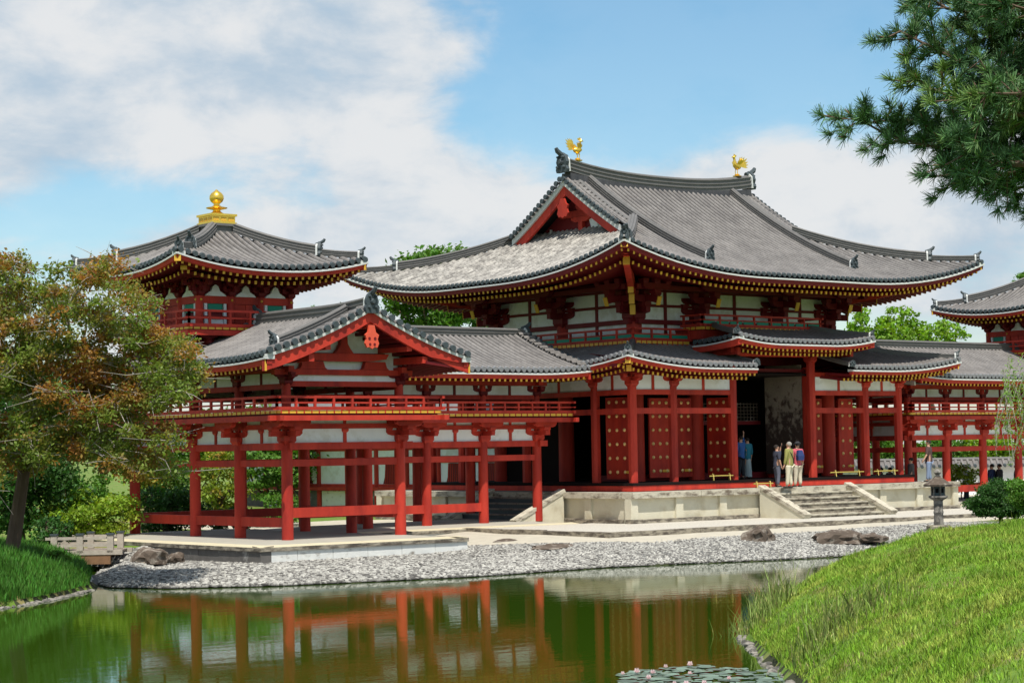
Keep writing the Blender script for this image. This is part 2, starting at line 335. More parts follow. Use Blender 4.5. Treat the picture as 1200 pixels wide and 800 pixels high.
def demon_tile(p, t, wd, ht, parent, horn=True):   # end tile: flared plate, boss, horn curling up and out, white joint behind it
    t = Vector((t.x, t.y, 0)).normalized(); l = Vector((t.y, -t.x, 0)); up = Vector((0, 0, 1)); k = wd/.4
    mb = MB(); base = Vector(p)
    out = [(-.62, -.12), (-.72, .1), (-.55, .35), (-.66, .62), (-.50, .98), (-.22, 1.2), (0, 1.3), (.22, 1.2), (.50, .98), (.66, .62), (.55, .35), (.72, .1), (.62, -.12)]
    mb.poly([base+t*.02+l*a*wd+up*b*ht for a, b in out], t, .10*k+.03)
    for a, b, rr in ((0, .62, .30), (-.36, .25, .17), (.36, .25, .17), (-.3, .95, .13), (.3, .95, .13)):
        c = base+t*(.12*k+.03)+l*a*wd+up*b*ht
        n = 8; vs = [c+l*rr*wd*math.cos(2*PI*i/n)+up*rr*wd*math.sin(2*PI*i/n) for i in range(n)]+[c+t*.09*k+l*.6*rr*wd*math.cos(2*PI*i/n)+up*.6*rr*wd*math.sin(2*PI*i/n) for i in range(n)]
        mb.add(vs, [(i, (i+1)%n, n+(i+1)%n, n+i) for i in range(n)]+[tuple(range(n, 2*n))])
    if horn:
        mb.tube([base-t*.1*k+up*ht*1.0, base+t*.12*k+up*ht*1.12, base+t*.30*k+up*(ht*1.15+.10*k), base+t*.36*k+up*(ht*1.15+.20*k)], [.09*k, .09*k, .085*k, .06*k], 7)
    mb.build('end_tile', M['blackstone'], parent, smooth=True)
    MB().poly([base-t*.05+l*a*wd*.66+up*b*ht for a, b in ((-1, -.05), (-.9, .8), (-.4, 1.06), (.4, 1.06), (.9, .8), (1, -.05))], t, .06).build('joint_plaster', M['trim'], parent)
def eaves(rf, sides, parent, ov, slope=.17, sp=.26, rng=None, two=True, deep=.24, raft=True, in2=.75, tri=(.12, .11), fmat='red'):
    """white trim line, red fascia, boarding and the one or two rows of yellow tipped rafters"""
    for sd in sides:
        Ls = side_len(rf, sd); a, b = (rng or {}).get(sd, (0, Ls)); full = (a == 0 and b == Ls)
        e = MB(); o = Vector((*OUT[sd], 0))
        def sw(inset, dz, pr, mi, eb=e):
            P_ = eave_path(rf, sd, inset, dz, a, b); t = Vector(P_[1])-Vector(P_[0]); lt = Vector((t.y, -t.x, 0)).normalized(); sg = 1 if lt.dot(o) > 0 else -1
            eb.sweep(P_, [(x*sg, y) for x, y in pr], mi)
        sw(.0, -.02, [(.035, -.135), (.035, -.082), (-.3, -.03), (-.3, -.135)], 0)
        sw(.03, -.152, [(.0, -deep), (.03, 0), (-.2, 0), (-.2, -deep)], 1)
        ep = e.build('eave_board', [M['trim'], M[fmat]], parent)
        # boarding above the rafters
        bb = MB(); k = 25; vs = []
        ss = seq(a, b, k)
        for s in ss:
            c = min(s, Ls-s) if full else 99; cc = min(s, Ls-s); li = max(.1, min(c, ov))
            for d in (.1, li):
                vs.append((*side_pt(rf, sd, s, min(d, li)), rf.z(0, cc)-.172-deep+.08+slope*d))
        bb.add(vs, [(2*i, 2*i+1, 2*i+3, 2*i+2) for i in range(k-1)])
        bb.build('soffit_board', M['shadered'], parent)
        if raft:
            rafters(rf, sd, ep, min(ov, in2+.9), .12, -.172-deep+.03, slope*.8, tri[0]*.6, tri[1]*.85, sp, a, b)
            if two: rafters(rf, sd, ep, ov, in2, -.172-deep-.10, slope, tri[0]*.62, tri[1]*.9, sp, a, b, 'r2')
# ------------------------------------------------------------------ timber pieces shared by all the buildings
SH = {}
def shared(key, fn, mats, smooth=False):
    if key not in SH:
        mb = MB(); fn(mb); SH[key] = mb.mesh(key, mats, smooth, local=True)[0]
    return SH[key]
def arm(mb, L_, h, w, z, axis='x', x=0, mi=0):    # boat-shaped bracket arm
    o = [(-L_, h), (-L_, h*.55), (-L_*.86, h*.2), (-L_*.6, 0), (L_*.6, 0), (L_*.86, h*.2), (L_, h*.55), (L_, h)]
    if axis == 'x': mb.poly([(x+a, -w/2, z+b) for a, b in o], (0, 1, 0), w, mi)
    else: mb.poly([(x-w/2, a, z+b) for a, b in o], (1, 0, 0), w, mi)
def cup(mb, x, y, z, s, h=None, mi=0):    # bearing block, narrower at its foot
    h = h or s*.62; a = s/2; b = s*.34
    mb.hexa([(x-b, y-b, z), (x+b, y-b, z), (x+b, y+b, z), (x-b, y+b, z)], [(x-a, y-a, z+h*.45), (x+a, y-a, z+h*.45), (x+a, y+a, z+h*.45), (x-a, y+a, z+h*.45)], mi)
    mb.box(x-a, x+a, y-a, y+a, z+h*.45, z+h, mi)
def br_small(mb, k=1.0, tail=True):    # local: wall runs along X, outside is -Y
    cup(mb, 0, 0, 0, .36*k, .22*k); arm(mb, .48*k, .15*k, .13*k, .20*k)
    for x in (-.38*k, 0, .38*k): cup(mb, x, 0, .33*k, .2*k, .13*k)
    if tail: arm(mb, .42*k, .15*k, .13*k, .20*k, 'y'); cup(mb, 0, -.34*k, .33*k, .2*k, .13*k)
def br_step(mb, n=2, k=1.0, st=.42):  # arms stepping out from the wall
    cup(mb, 0, 0, 0, .42*k, .26*k); z = .24*k
    arm(mb, .52*k, .17*k, .15*k, z); [cup(mb, x, 0, z+.15*k, .22*k, .15*k) for x in (-.42*k, 0, .42*k)]
    for i in range(n):
        y = -(i+1)*st*k; mb.box(-.075*k, .075*k, y-.12*k, .3*k, z+.01, z+.17*k); arm(mb, .14*k, .17*k, .152*k, z+.003, 'y', 0)
        cup(mb, 0, y, z+.15*k, .23*k, .15*k); z += .30*k
        arm(mb, .5*k, .17*k, .15*k, z, 'x'); 
        mb2 = MB(); arm(mb2, .5*k, .17*k, .149*k, z); mb.add([(a, b+y, c) for a, b, c in mb2.v], mb2.f)
        for x in (-.42*k, 0, .42*k): cup(mb, x, y, z+.15*k, .21*k, .14*k)
ANG = {'f': 0, 'l': -PI/2, 'r': PI/2, 'b': PI}
PLACED = {}
def place(name, me, parent, loc, side='f', extra=0):
    key = (round(loc[0], 1), round(loc[1], 1), round(loc[2], 1), MIR); k = PLACED.get(key, 0); PLACED[key] = k+1; s_ = 1-.035*k; loc = (loc[0], loc[1], loc[2]+.004*k)
    rz = ANG[side]+extra
    if MIR: rz = -rz
    return put(name, me, parent, (mx_(loc[0]), loc[1], loc[2]), (0, 0, rz), (s_, s_, s_))
def railing(parent, path, z0, closed_ends=True, sp=.85, h=.42, overs=.16):   # low balustrade with three rails
    for (p, q) in zip(path[:-1], path[1:]):
        p, q = Vector(p), Vector(q); t = (q-p).normalized(); n = max(1, round((q-p).length/sp))
        rl = MB(); a, b = p-t*overs, q+t*overs
        for dz, r_ in ((h, .036),): rl.beam(a+Vector((0,0,z0+dz)), b+Vector((0,0,z0+dz)), r_*2, r_*2)
        rl.beam(a+Vector((0,0,z0+h*.56)), b+Vector((0,0,z0+h*.56)), .05, .05); rl.beam(a+Vector((0,0,z0+.05)), b+Vector((0,0,z0+.05)), .085, .10)
        r0 = rl.build('railing', M['red'], parent)
        for i in range(n+1):
            c = p+(q-p)*i/n; pb = MB(); pb.box(c.x-.035, c.x+.035, c.y-.035, c.y+.035, z0, z0+h-.03); pb.build('rail_post', M['red'], r0)
def plank_band(parent, path, z, h, w, name='balcony_edge', th=.05):   # yellow plank ends along a balcony edge
    for p, q in zip(path[:-1], path[1:]):
        MB().beam(Vector(p)+Vector((0,0,z)), Vector(q)+Vector((0,0,z)), th, h).build(name, M['gold'], parent)
        p, q = Vector(p), Vector(q); n = int((q-p).length/.26); t = (q-p).normalized(); g = MB()
        o = Vector((t.y, -t.x, 0))
        for i in range(n):
            c = p+t*(i+.5)*.26+Vector((0,0,z))+o*.026; g.beam(c-t*.02, c+t*.02, .02, h*1.02)
        tag(g.build('plank_joint', M['red'], parent), kind='stuff')

# ------------------------------------------------------------------ the central hall
S_ = .303
HX = [0, 6.5*S_, 16.5*S_, 30.5*S_, 40.5*S_, 47*S_]; HY = [0, 1.97, 5.91, 9.85, 11.82]
hall = thing('temple_hall', (7.12, 5.9, 0), 'large red two-tiered temple hall with sweeping grey tiled roof and open doors, right of centre', 'temple')
Lh, Dh = HX[-1], HY[-1]
# main roof: hip-and-gable
O = 2.48
RF = Roof(-O, Lh+O, -O, Dh+O, 7.36, .277, .027, 1.02, 7.2, 2.3)
GD = 5.38; VG = 4.55      # the gable wall and the verge stand this far in from the side eaves
tm2 = [M['tile'], M['litend']]; tm = [M['tile'], M['blackstone']]; to = [M['mottledtile'], M['blackstone']]
roof = MB(); roof.box(-O+4.9, Lh+O-4.9, 1.5, Dh-1.5, 8.2, 8.6); 
roof = roof.build('main_roof', M['shadered'], hall)
hw = Lh+2*O; mid = (Dh+2*O)/2
for sd in 'fb':
    tile_slope(RF, sd, roof, lambda s: (mid-.12 if VG <= s <= hw-VG else min(s, hw-s)), tm, w=.262, rows=(sd == 'f'), r=.066)
for sd in 'lr':
    Ls = side_len(RF, sd)
    tile_slope(RF, sd, roof, lambda s: min(s, Ls-s, GD+.1), to if sd == 'l' else tm, w=.262, pan=M['mottledpan'] if sd == 'l' else None, rows=(sd == 'l'), r=.068)
eaves(RF, 'flrb', hall, O+1.9, slope=.16, sp=.262, deep=.15, fmat='shadered')
zr = RF.prof(mid)
ridge_curve = [(x, Dh/2, zr-.08+.42*abs((x-7.12)/5.2)**2.4) for x in seq(2.12, Lh-2.12, 17)]
ridge(ridge_curve, .46, .55, roof, 'main_ridge')
MB().sweep([(x, Dh/2, zr-.38+.30*abs((x-7.12)/5.2)**2.4) for x in seq(2.2, Lh-2.2, 13)], [(-.3, 0), (-.25, .35), (.25, .35), (.3, 0)]).build('ridge_bed', M['tilepan'], roof)
def slope_path(sd, s, ds, dz=.05):
    return [(*side_pt(RF, sd, s, d), RF.z(d, 99)+dz) for d in ds]
for sx_ in (0, 1):
    X_ = lambda x: x if not sx_ else Lh-x
    # descending ridge on the front slope, a second one close to the verge
    s = (3.25+O) if not sx_ else (Lh-3.25+O)
    ridge(slope_path('f', s, seq(1.75, mid-.15, 12)), .26, .34, roof, 'descending_ridge', (True, False))
    s2 = (2.66+O) if not sx_ else (Lh-2.66+O)
    ridge(slope_path('f', s2, seq(5.3, mid-.15, 9), .03), .20, .16, roof, 'verge_ridge', (False, False))
    # verge tiles laid across the slope end
    vx = X_(VG-O); sg = -1 if not sx_ else 1
    for side in ('f', 'b'):
        nn = 15; me = None
        for i in range(nn):
            d = 5.3+(mid-5.4)*i/(nn-1); x_, y_ = side_pt(RF, side, VG if not sx_ else hw-VG, d)
            rb = MB(); row_mesh(rb, [(x_+sg*.12, y_, RF.prof(d)+.04), (x_-sg*.2, y_, RF.prof(d)+.05), (x_-sg*.5, y_, RF.prof(d)+.06)], (0, 1, 0), r=.085); rb.build('verge_tile', tm, roof, smooth=True)
        # bargeboard: white strip over a red board following the curve
        e = MB(); ds = seq(5.2, mid+.0, 10)
        pth = [(X_(VG-O+.0), side_pt(RF, side, 1, d)[1], RF.prof(d)) for d in ds]
        for (p, q) in zip(pth[:-1], pth[1:]):
            a_, b_ = (X_(VG-O-.02), X_(VG-O+.08)); a2, b2 = X_(VG-O+.06), X_(VG-O+.17)
            if a_ > b_: a_, b_, a2, b2 = b_, a_, b2, a2
            def quad(xa, z0_, z1_): return [(xa, p[1], p[2]+z0_), (xa, q[1], q[2]+z0_), (xa, q[1], q[2]+z1_), (xa, p[1], p[2]+z1_)]
            e.hexa(quad(a_, -.25, -.02), quad(b_, -.25, -.02), 0); e.hexa(quad(a2, -.62, -.25), quad(b2, -.62, -.25), 1)
        e.build('bargeboard', [M['trim'], M['red']], roof)
    # gable wall with struts, plaster triangle and pendant
    gx = X_(GD-O+.12); zb = RF.prof(GD)-.1
    g = MB(); ds = seq(GD, mid, 8); pts = [(gx, side_pt(RF, 'f', 1, d)[1], RF.prof(d)-.25) for d in ds]+[(gx, side_pt(RF, 'b', 1, d)[1], RF.prof(d)-.25) for d in ds[::-1][1:]]
    g.poly([(gx, pts[0][1], zb)]+pts[1:-1]+[(gx, pts[-1][1], zb)], (-sg, 0, 0), .1); g.build('gable_wall', M['shadered'], roof)
    c = Dh/2
    gw = X_(GD-O+.05)
    MB().beam((gw, c-1.2, zb+.78), (gw, c+1.2, zb+.78), .14, .24).build('gable_beam', M['red'], roof)
    st = MB(); cup(st, gw, c, zb+.90, .34, .25); st.poly([(gw-.08, c+a, zb+.45+b) for a, b in ((-.55, .2), (-.55, .1), (-.33, 0), (.33, 0), (.55, .1), (.55, .2))], (1, 0, 0), .16); st.box(gw-.09, gw+.09, c-.12, c+.12, zb, zb+.45); st.box(gw-.09, gw+.09, c-.11, c+.11, zb+1.1, zb+1.5); st.build('king_strut', M['red'], roof)
    for y_ in (c-1.85, c-1.4, c-.95, c+1.85): 
        hgt = max(.3, RF.prof(mid-abs(y_-c))-.6-zb)
        MB().box(gw-.03, gw+.03, y_-.045, y_+.045, zb, zb+hgt).build('gable_bar', M['trim'], roof)
    MB().poly([(gw-.02*sg, c-.4-.75, zb+.1), (gw-.02*sg, c-.45-.1, zb+.1), (gw-.02*sg, c-.35, zb+.66), (gw-.02*sg, c-1.25, zb+.66)], (-sg, 0, 0), .04).build('plaster_panel', M['white'], roof)
    pn = MB(); px_ = X_(VG-O-.02); cz = zr-1.30
    out = [(0, -.45), (.16, -.36), (.30, -.40), (.42, -.2), (.34, .0), (.42, .2), (.25, .3), (.14, .55), (-.14, .55), (-.25, .3), (-.42, .2), (-.34, 0), (-.42, -.2), (-.30, -.40), (-.16, -.36)]
    pn.poly([(px_, c+a*.75, cz+.12+b*.75) for a, b in out], (sg, 0, 0), .08); pn.build('gable_pendant', M['red'], roof)
    # hips in two tiers
    for sy_ in (0, 1):
        Yc = lambda y: y if not sy_ else Dh-y
        def hp(d, dz): return (X_(-O+d), Yc(-O+d), RF.z(d, d)+dz)
        ridge([hp(d, .04) for d in seq(1.55, 5.3, 9)], .30, .34, roof, 'hip_ridge', (True, False))
        ridge([hp(d, .04) for d in seq(.22, 1.75, 5)], .24, .22, roof, 'lower_hip_ridge', (True, False))
        # hip rafters with yellow capped ends
        hr = MB(); u = 1/math.sqrt(2)
        for (d0, w_, h_, dz) in ((.10, .22, .26, -.18), (.95, .22, .27, -.46)):
            p0 = Vector(hp(d0, 0)); p0.z = RF.z(0, 0)*(1)+dz-.25*d0; p1 = Vector((X_(1.9), Yc(1.9), 7.2+dz)); hr.beam(p0, p1, w_, h_, 0)
            t = (p0-p1).normalized(); hr.beam(p0-t*.04, p0+t*.02, w_+.02, h_+.02, 1)
        hr.build('hip_rafter', [M['red'], M['gold']], roof)
# phoenix statues stand on the ridge: see further down

# upper storey
wall = hall
mc = [(x, y) for x in HX[1:5] for y in (1.97, 9.85)]+[(HX[1], 5.91), (HX[4], 5.91)]
for x, y in mc: MB().cyl(x, y, 0, 6.05, .31, .29, 14).build('main_column', M['red'], hall, smooth=True)
stp = shared('stepped_bracket', lambda m: br_step(m, 2, 1.34), M['shadered'])
cup_ = shared('capital_bracket', lambda m: br_small(m, 1.0), M['red'])
def upper_wall(sd, pts, P0, nrm):
    # pts: positions along the wall; P0(s, out) -> xy
    for a, b in zip(pts[:-1], pts[1:]):
        m_ = (a+b)/2
        for zl, zh, in_ in ((5.42, 5.78, 0), (5.95, 6.42, 0), (6.52, 6.98, 0)):
            for u, v in ((a+.12, m_-.07), (m_+.07, b-.12)):
                x0, y0 = P0(u, .0); x1, y1 = P0(v, .06); MB().box(min(x0, x1), max(x0, x1), min(y0, y1), max(y0, y1), zl, zh).build('plaster_panel', M['white'], hall)
        x0, y0 = P0(m_-.07, -.02); x1, y1 = P0(m_+.07, .10); MB().box(min(x0, x1), max(x0, x1), min(y0, y1), max(y0, y1), 5.4, 7.0).build('strut', M['shadered'], hall)
    A, B = pts[0]-.45, pts[-1]+.45
    for zl, zh, o_ in ((5.30, 5.42, .2), (5.78, 5.95, .17), (6.42, 6.52, .14), (6.98, 7.12, .16)):
        x0, y0 = P0(A, -.1); x1, y1 = P0(B, o_); MB().box(min(x0, x1), max(x0, x1), min(y0, y1), max(y0, y1), zl, zh).build('tie_beam', M['shadered'], hall)
    for s in pts: place('bracket_set', stp, hall, (*P0(s, .06), 5.84), sd)
    # outer purlin carried by the brackets
    x0, y0 = P0(A-.9, .84); x1, y1 = P0(B+.9, 1.04); MB().box(min(x0, x1), max(x0, x1), min(y0, y1), max(y0, y1), 6.98, 7.14).build('purlin', M['shadered'], hall)
    # yellow tipped tail rafters
    for s in pts[1:-1]+[pts[0]+.0, pts[-1]-.0]:
        x0, y0 = P0(s, 1.35); x1, y1 = P0(s, .0); t = MB(); t.beam((x0, y0, 6.55), (x1, y1, 6.95), .16, .2, 0); x2, y2 = P0(s, 1.38); t.beam((x2, y2, 6.54), (x0, y0, 6.55), .19, .33, 1); t.build('tail_rafter', [M['shadered'], M['gold']], hall)
upper_wall('f', HX[1:5], lambda s, o: (s, 1.97-o), (0, -1)); upper_wall('b', HX[1:5], lambda s, o: (s, 9.85+o), (0, 1))
upper_wall('l', [1.97, 5.91, 9.85], lambda s, o: (HX[1]-o, s), (-1, 0)); upper_wall('r', [1.97, 5.91, 9.85], lambda s, o: (HX[4]+o, s), (1, 0))
for sx_, sy_ in ((HX[1], 1.97), (HX[4], 1.97), (HX[1], 9.85), (HX[4], 9.85)):     # the diagonal arms and yellow plates at each corner
    dx = -1 if sx_ < 7 else 1; dy = -1 if sy_ < 6 else 1; u = .7071; c = MB()
    for k, (r0, z0_) in enumerate(((.9, 6.25), (1.45, 6.6), (2.05, 6.95))):
        e_ = Vector((sx_+dx*r0*u, sy_+dy*r0*u, z0_)); s0_ = Vector((sx_, sy_, z0_+.06)); c.beam(s0_, e_, .18, .24, 0); t = (e_-s0_).normalized(); c.beam(e_, e_+t*.03, .20, .36, 1 if k < 3 else 0)
    c.build('corner_bracket', [M['shadered'], M['gold']], hall)
# core behind the panels
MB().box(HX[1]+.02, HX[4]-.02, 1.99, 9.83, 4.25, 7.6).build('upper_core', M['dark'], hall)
MB().box(HX[1]-.6, HX[4]+.6, 1.97-.6, 9.85+.6, 7.2, 7.3).build('ceiling_board', M['shadered'], hall)
# upper balcony
bx0, bx1, by0, by1 = 1.15, Lh-1.15, 1.15, Dh-1.15
path = [(bx0, by1, 0), (bx0, by0, 0), (3.95, by0, 0)]; path2 = [(Lh-3.95, by0, 0), (bx1, by0, 0), (bx1, by1, 0)]
for pt in (path, path2):
    railing(hall, pt, 5.12, h=.44); plank_band(hall, pt, 5.07, .10, .1)
    for p, q in zip(pt[:-1], pt[1:]):
        p_, q_ = Vector(p), Vector(q); n_ = max(1, round((q_-p_).length/.85))
        for i in range(n_):
            a_ = p_+(q_-p_)*((i+.08)/n_); b_ = p_+(q_-p_)*((i+.92)/n_); MB().beam(a_+Vector((0,0,5.285)), b_+Vector((0,0,5.285)), .02, .15).build('green_panel', M['green'], hall)
        MB().beam(p_+Vector((0,0,4.92)), q_+Vector((0,0,4.92)), .12, .16).build('balcony_beam', M['red'], hall)
fl = MB(); fl.box(bx0+.03, bx1-.03, by0+.03, by1-.03, 4.98, 5.05); fl.build('balcony_floor', M['shadered'], hall)
MB().box(bx0+.25, bx1-.25, by0+.25, by1-.25, 4.3, 4.98).build('balcony_base', M['shadered'], hall)
# raised centre of the balcony
ry0 = .42; path3 = [(3.95, 1.4, 0), (3.95, ry0, 0), (Lh-3.95, ry0, 0), (Lh-3.95, 1.4, 0)]
railing(hall, path3, 5.66, h=.42); plank_band(hall, path3, 5.60, .10, .1)
for i in range(9):
    a_ = 3.95+(Lh-7.9)*(i+.07)/9; b_ = 3.95+(Lh-7.9)*(i+.93)/9; MB().box(a_, b_, ry0-.01, ry0+.01, 5.76, 5.91).build('green_panel', M['green'], hall)
MB().box(3.98, Lh-3.98, ry0+.03, 1.95, 5.52, 5.58).build('balcony_floor', M['shadered'], hall)
MB().box(4.0, Lh-4.0, ry0+.05, 1.95, 5.2, 5.52).build('balcony_beam', M['red'], hall)
# ---- lower (pent) roof round the hall, higher over the middle bay
OM = 1.78
RM = Roof(-OM, Lh+OM, -OM, Dh+OM, 4.12, .20, .028, .40, 4.2, 2.0)
pent = MB().box(.3, Lh-.3, .3, Dh-.3, 4.0, 4.12).build('lower_roof', M['shadered'], hall)
gap0, gap1 = 4.55+OM, Lh-4.55+OM
Lf = side_len(RM, 'f'); ms = 2.9
tile_slope(RM, 'f', pent, lambda s: min(s, ms), tm2, rng=(0, gap0), w=.25, r=.072)
tile_slope(RM, 'f', pent, lambda s: min(Lf-s, ms), tm2, rng=(gap1, Lf), w=.25, r=.072)
Ls_ = side_len(RM, 'l')
for sd in 'lr': tile_slope(RM, sd, pent, lambda s: min(s, Ls_-s, ms), tm2, w=.25, r=.072)
tile_slope(RM, 'b', pent, lambda s: min(s, Lf-s, ms), tm, w=.25, rows=False)
eaves(RM, 'lrb', hall, OM+.3, slope=.12, sp=.23, deep=.12, in2=.55, tri=(.10, .10))
for rg in ((0, gap0), (gap1, Lf)): eaves(RM, 'f', hall, OM+.3, slope=.12, sp=.23, deep=.12, in2=.55, tri=(.10, .10), rng={'f': rg})
for sx_ in (0, 1):
    for sy_ in (0, 1):
        hp = lambda d, dz: ((-OM+d) if not sx_ else Lh+OM-d, (-OM+d) if not sy_ else Dh+OM-d, RM.z(d, d)+dz)
        ridge([hp(d, .03) for d in seq(.15, 2.85, 7)], .2, .2, pent, 'hip_ridge', (True, False))
        hr = MB(); p0 = Vector(hp(.08, -.28)); p1 = Vector(hp(1.9, -.45)); hr.beam(p0, p1, .16, .2, 0); t = (p0-p1).normalized(); hr.beam(p0-t*.03, p0+t*.02, .18, .22, 1)
        p0 = Vector(hp(.5, -.55)); hr.beam(p0, p1+Vector((0, 0, -.15)), .16, .2, 0); hr.beam(p0-t*.03, p0+t*.02, .18, .22, 1); hr.build('hip_rafter', [M['red'], M['gold']], pent)
    # short ridge along the cut end of the front slope
    s = gap0 if not sx_ else gap1
    ridge([(*side_pt(RM, 'f', s, d), RM.z(d, 99)+.02) for d in seq(.1, ms, 6)], .2, .18, pent, 'end_ridge', (True, False), horn=False)
# raised middle roof
RC = Roof(3.45, Lh-3.45, -1.92, 3.0, 5.02, .16, .03, .22, 2.4, 2.0)
cen = MB().box(4.4, Lh-4.4, -.8, 1.9, 4.86, 4.95).build('centre_roof', M['shadered'], hall)
Lc = side_len(RC, 'f')
tile_slope(RC, 'f', cen, lambda s: min(s*2.2+.02, (Lc-s)*2.2+.02, 2.35), tm2, w=.25, r=.072)
for sd in 'lr': tile_slope(RC, sd, cen, lambda s: min(s/2.2, 1.05), tm, w=.25, r=.072, rng=(0, 2.35))
eaves(RC, 'f', hall, 1.9, slope=.12, sp=.23, deep=.12, in2=.55, tri=(.10, .10))
for sd in 'lr': eaves(RC, sd, hall, .9, slope=.12, sp=.23, deep=.2, raft=False, rng={sd: (0, 2.35)})
for sx_ in (0, 1):
    hp = lambda d: ((3.45+d/2.2) if not sx_ else Lh-3.45-d/2.2, -1.92+d, RC.z(d, d/2.2)+.03)
    ridge([hp(d) for d in seq(.15, 2.3, 6)], .18, .18, cen, 'hip_ridge', (True, False))
MB().box(3.9, Lh-3.9, -1.1, -.95, 4.62, 4.82).build('centre_beam', M['red'], hall)
for x_ in (4.1, Lh-4.1): MB().box(x_-.08, x_+.08, -1.3, .4, 4.55, 4.8).build('centre_side_beam', M['red'], hall)

# ---- ground storey
for sd in 'fblr':
    rng_ = HX if sd in 'fb' else HY
    for s in rng_:
        if sd in 'lr' and s in (HY[0], HY[-1]): continue
        x, y = {'f': (s, 0), 'b': (s, Dh), 'l': (0, s), 'r': (Lh, s)}[sd]
        tall = sd == 'f' and s in (HX[2], HX[3])
        cb = MB(); r = .155; k = r*.45
        out = [(-r, -k), (-k, -r), (k, -r), (r, -k), (r, k), (k, r), (-k, r), (-r, k)]
        cb.poly([(x+a, y+b, 0) for a, b in out], (0, 0, 1), 4.4 if tall else 3.42)
        cb.build('porch_column', M['red'], hall)
        place('bracket_set', cup_, hall, (x, y, 4.36 if tall else 3.40), sd)
def lower_wall(sd, pts, P0, skip=()):
    for i, (a, b) in enumerate(zip(pts[:-1], pts[1:])):
        if i in skip: continue
        for zl, zh, o_ in ((3.12, 3.30, .07), (2.44, 2.64, .075)):
            x0, y0 = P0(a+.13, -o_); x1, y1 = P0(b-.13, o_); MB().box(min(x0, x1), max(x0, x1), min(y0, y1), max(y0, y1), zl, zh).build('tie_beam', M['red'], hall)
        m_ = (a+b)/2; wide = b-a > 1.2
        if wide:
            x0, y0 = P0(m_-.06, -.05); x1, y1 = P0(m_+.06, .055); MB().box(min(x0, x1), max(x0, x1), min(y0, y1), max(y0, y1), 3.3, 3.82).build('strut', M['red'], hall)
        for u, v in (((a+.1, m_-.06), (m_+.06, b-.1)) if wide else ((a+.1, b-.1),)):
            x0, y0 = P0(u, -.02); x1, y1 = P0(v, .03); MB().box(min(x0, x1), max(x0, x1), min(y0, y1), max(y0, y1), 3.3, 3.82).build('plaster_panel', M['white'], hall)
        x0, y0 = P0(a-.1, -.08); x1, y1 = P0(b+.1, .085); MB().box(min(x0, x1), max(x0, x1), min(y0, y1), max(y0, y1), 3.83, 3.99).build('wall_plate', M['red'], hall)
lower_wall('f', HX, lambda s, o: (s, -o), (2,)); lower_wall('b', HX, lambda s, o: (s, Dh+o))
lower_wall('l', HY, lambda s, o: (-o, s)); lower_wall('r', HY, lambda s, o: (Lh+o, s))
MB().box(HX[2]+.1, HX[3]-.1, -.08, .08, 4.56, 4.74).build('tie_beam', M['red'], hall)
# floor deck and its red edge
MB().box(-.42, Lh+.42, -.42, Dh+.42, -.10, -.004).build('deck', M['dark'], hall)
for nm, bx in (('f', (-.40, Lh+.40, -.40, -.30)), ('b', (-.40, Lh+.40, Dh+.30, Dh+.40)), ('l', (-.40, -.30, -.30, Dh+.30)), ('r', (Lh+.30, Lh+.40, -.30, Dh+.30))):
    MB().box(*bx, -.29, -.102).build('deck_beam', M['red'], hall)
# shrine room
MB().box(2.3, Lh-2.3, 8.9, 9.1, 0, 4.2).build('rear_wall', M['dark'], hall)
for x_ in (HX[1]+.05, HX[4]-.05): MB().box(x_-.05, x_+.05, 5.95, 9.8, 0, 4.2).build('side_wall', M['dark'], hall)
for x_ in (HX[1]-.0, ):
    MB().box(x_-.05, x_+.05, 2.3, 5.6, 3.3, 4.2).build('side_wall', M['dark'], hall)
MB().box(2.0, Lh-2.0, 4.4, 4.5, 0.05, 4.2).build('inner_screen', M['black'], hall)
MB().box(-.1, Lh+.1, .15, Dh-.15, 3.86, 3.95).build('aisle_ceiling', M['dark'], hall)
MB().box(HX[1], HX[4], 2.3, 4.4, .004, .22).build('inner_floor', M['shadered'], hall)
lt = MB()
for i in range(21): lt.box(5.35+i*.18, 5.37+i*.18, 2.6, 2.62, 2.2, 2.9)
for i in range(6): lt.box(5.3, 9.0, 2.59, 2.63, 2.2+i*.13, 2.225+i*.13)
lt.build('lattice_transom', M['rock'], hall)
MB().box(5.2, 9.1, 2.57, 2.65, 2.06, 2.2).build('transom_beam', M['shadered'], hall)
# studded doors
stud = shared('stud', lambda m: m.lathe([(.068, 0), (.062, .025), (.025, .055)], 8), M['brass'], True)
def leaf(x, y, ang, wdt, z0=.12, z1=3.05, cols=4, rows=6, mat_='red', both=True, band=True):
    """door leaf from (x, y) running at the given angle"""
    t = Vector((math.cos(ang), math.sin(ang), 0)); n = Vector((t.y, -t.x, 0)); p = Vector((x, y, 0))
    d = MB(); d.beam(p+Vector((0,0,(z0+z1)/2)), p+t*wdt+Vector((0,0,(z0+z1)/2)), .07, z1-z0)
    o = d.build('door', M[mat_], hall)
    if cols:
        for r_ in range(rows):
            for c_ in range(cols):
                q_ = p+t*(wdt*(c_+.5)/cols)+n*.035; z_ = z0+.25+(z1-z0-.42)*r_/(rows-1)
                s_ = put('stud', stud, o, (q_.x, q_.y, z_)); s_.rotation_euler = n.to_track_quat('Z', 'Y').to_euler()
        if band:
            q_ = p+t*wdt*.78+n*.045; MB().beam(q_-t*.18+Vector((0,0,z0+.25)), q_+t*.18+Vector((0,0,z0+.25)), .03, .09).build('door_band', M['gold'], o)
    return o
leaf(.42, 1.85, -PI/2, 1.60, cols=4)
leaf(2.45, 1.80, 0, 1.02, cols=3); leaf(3.55, 1.80, 0, 1.05, cols=3)
leaf(5.42, 1.75, -PI/2, 1.45, cols=4)
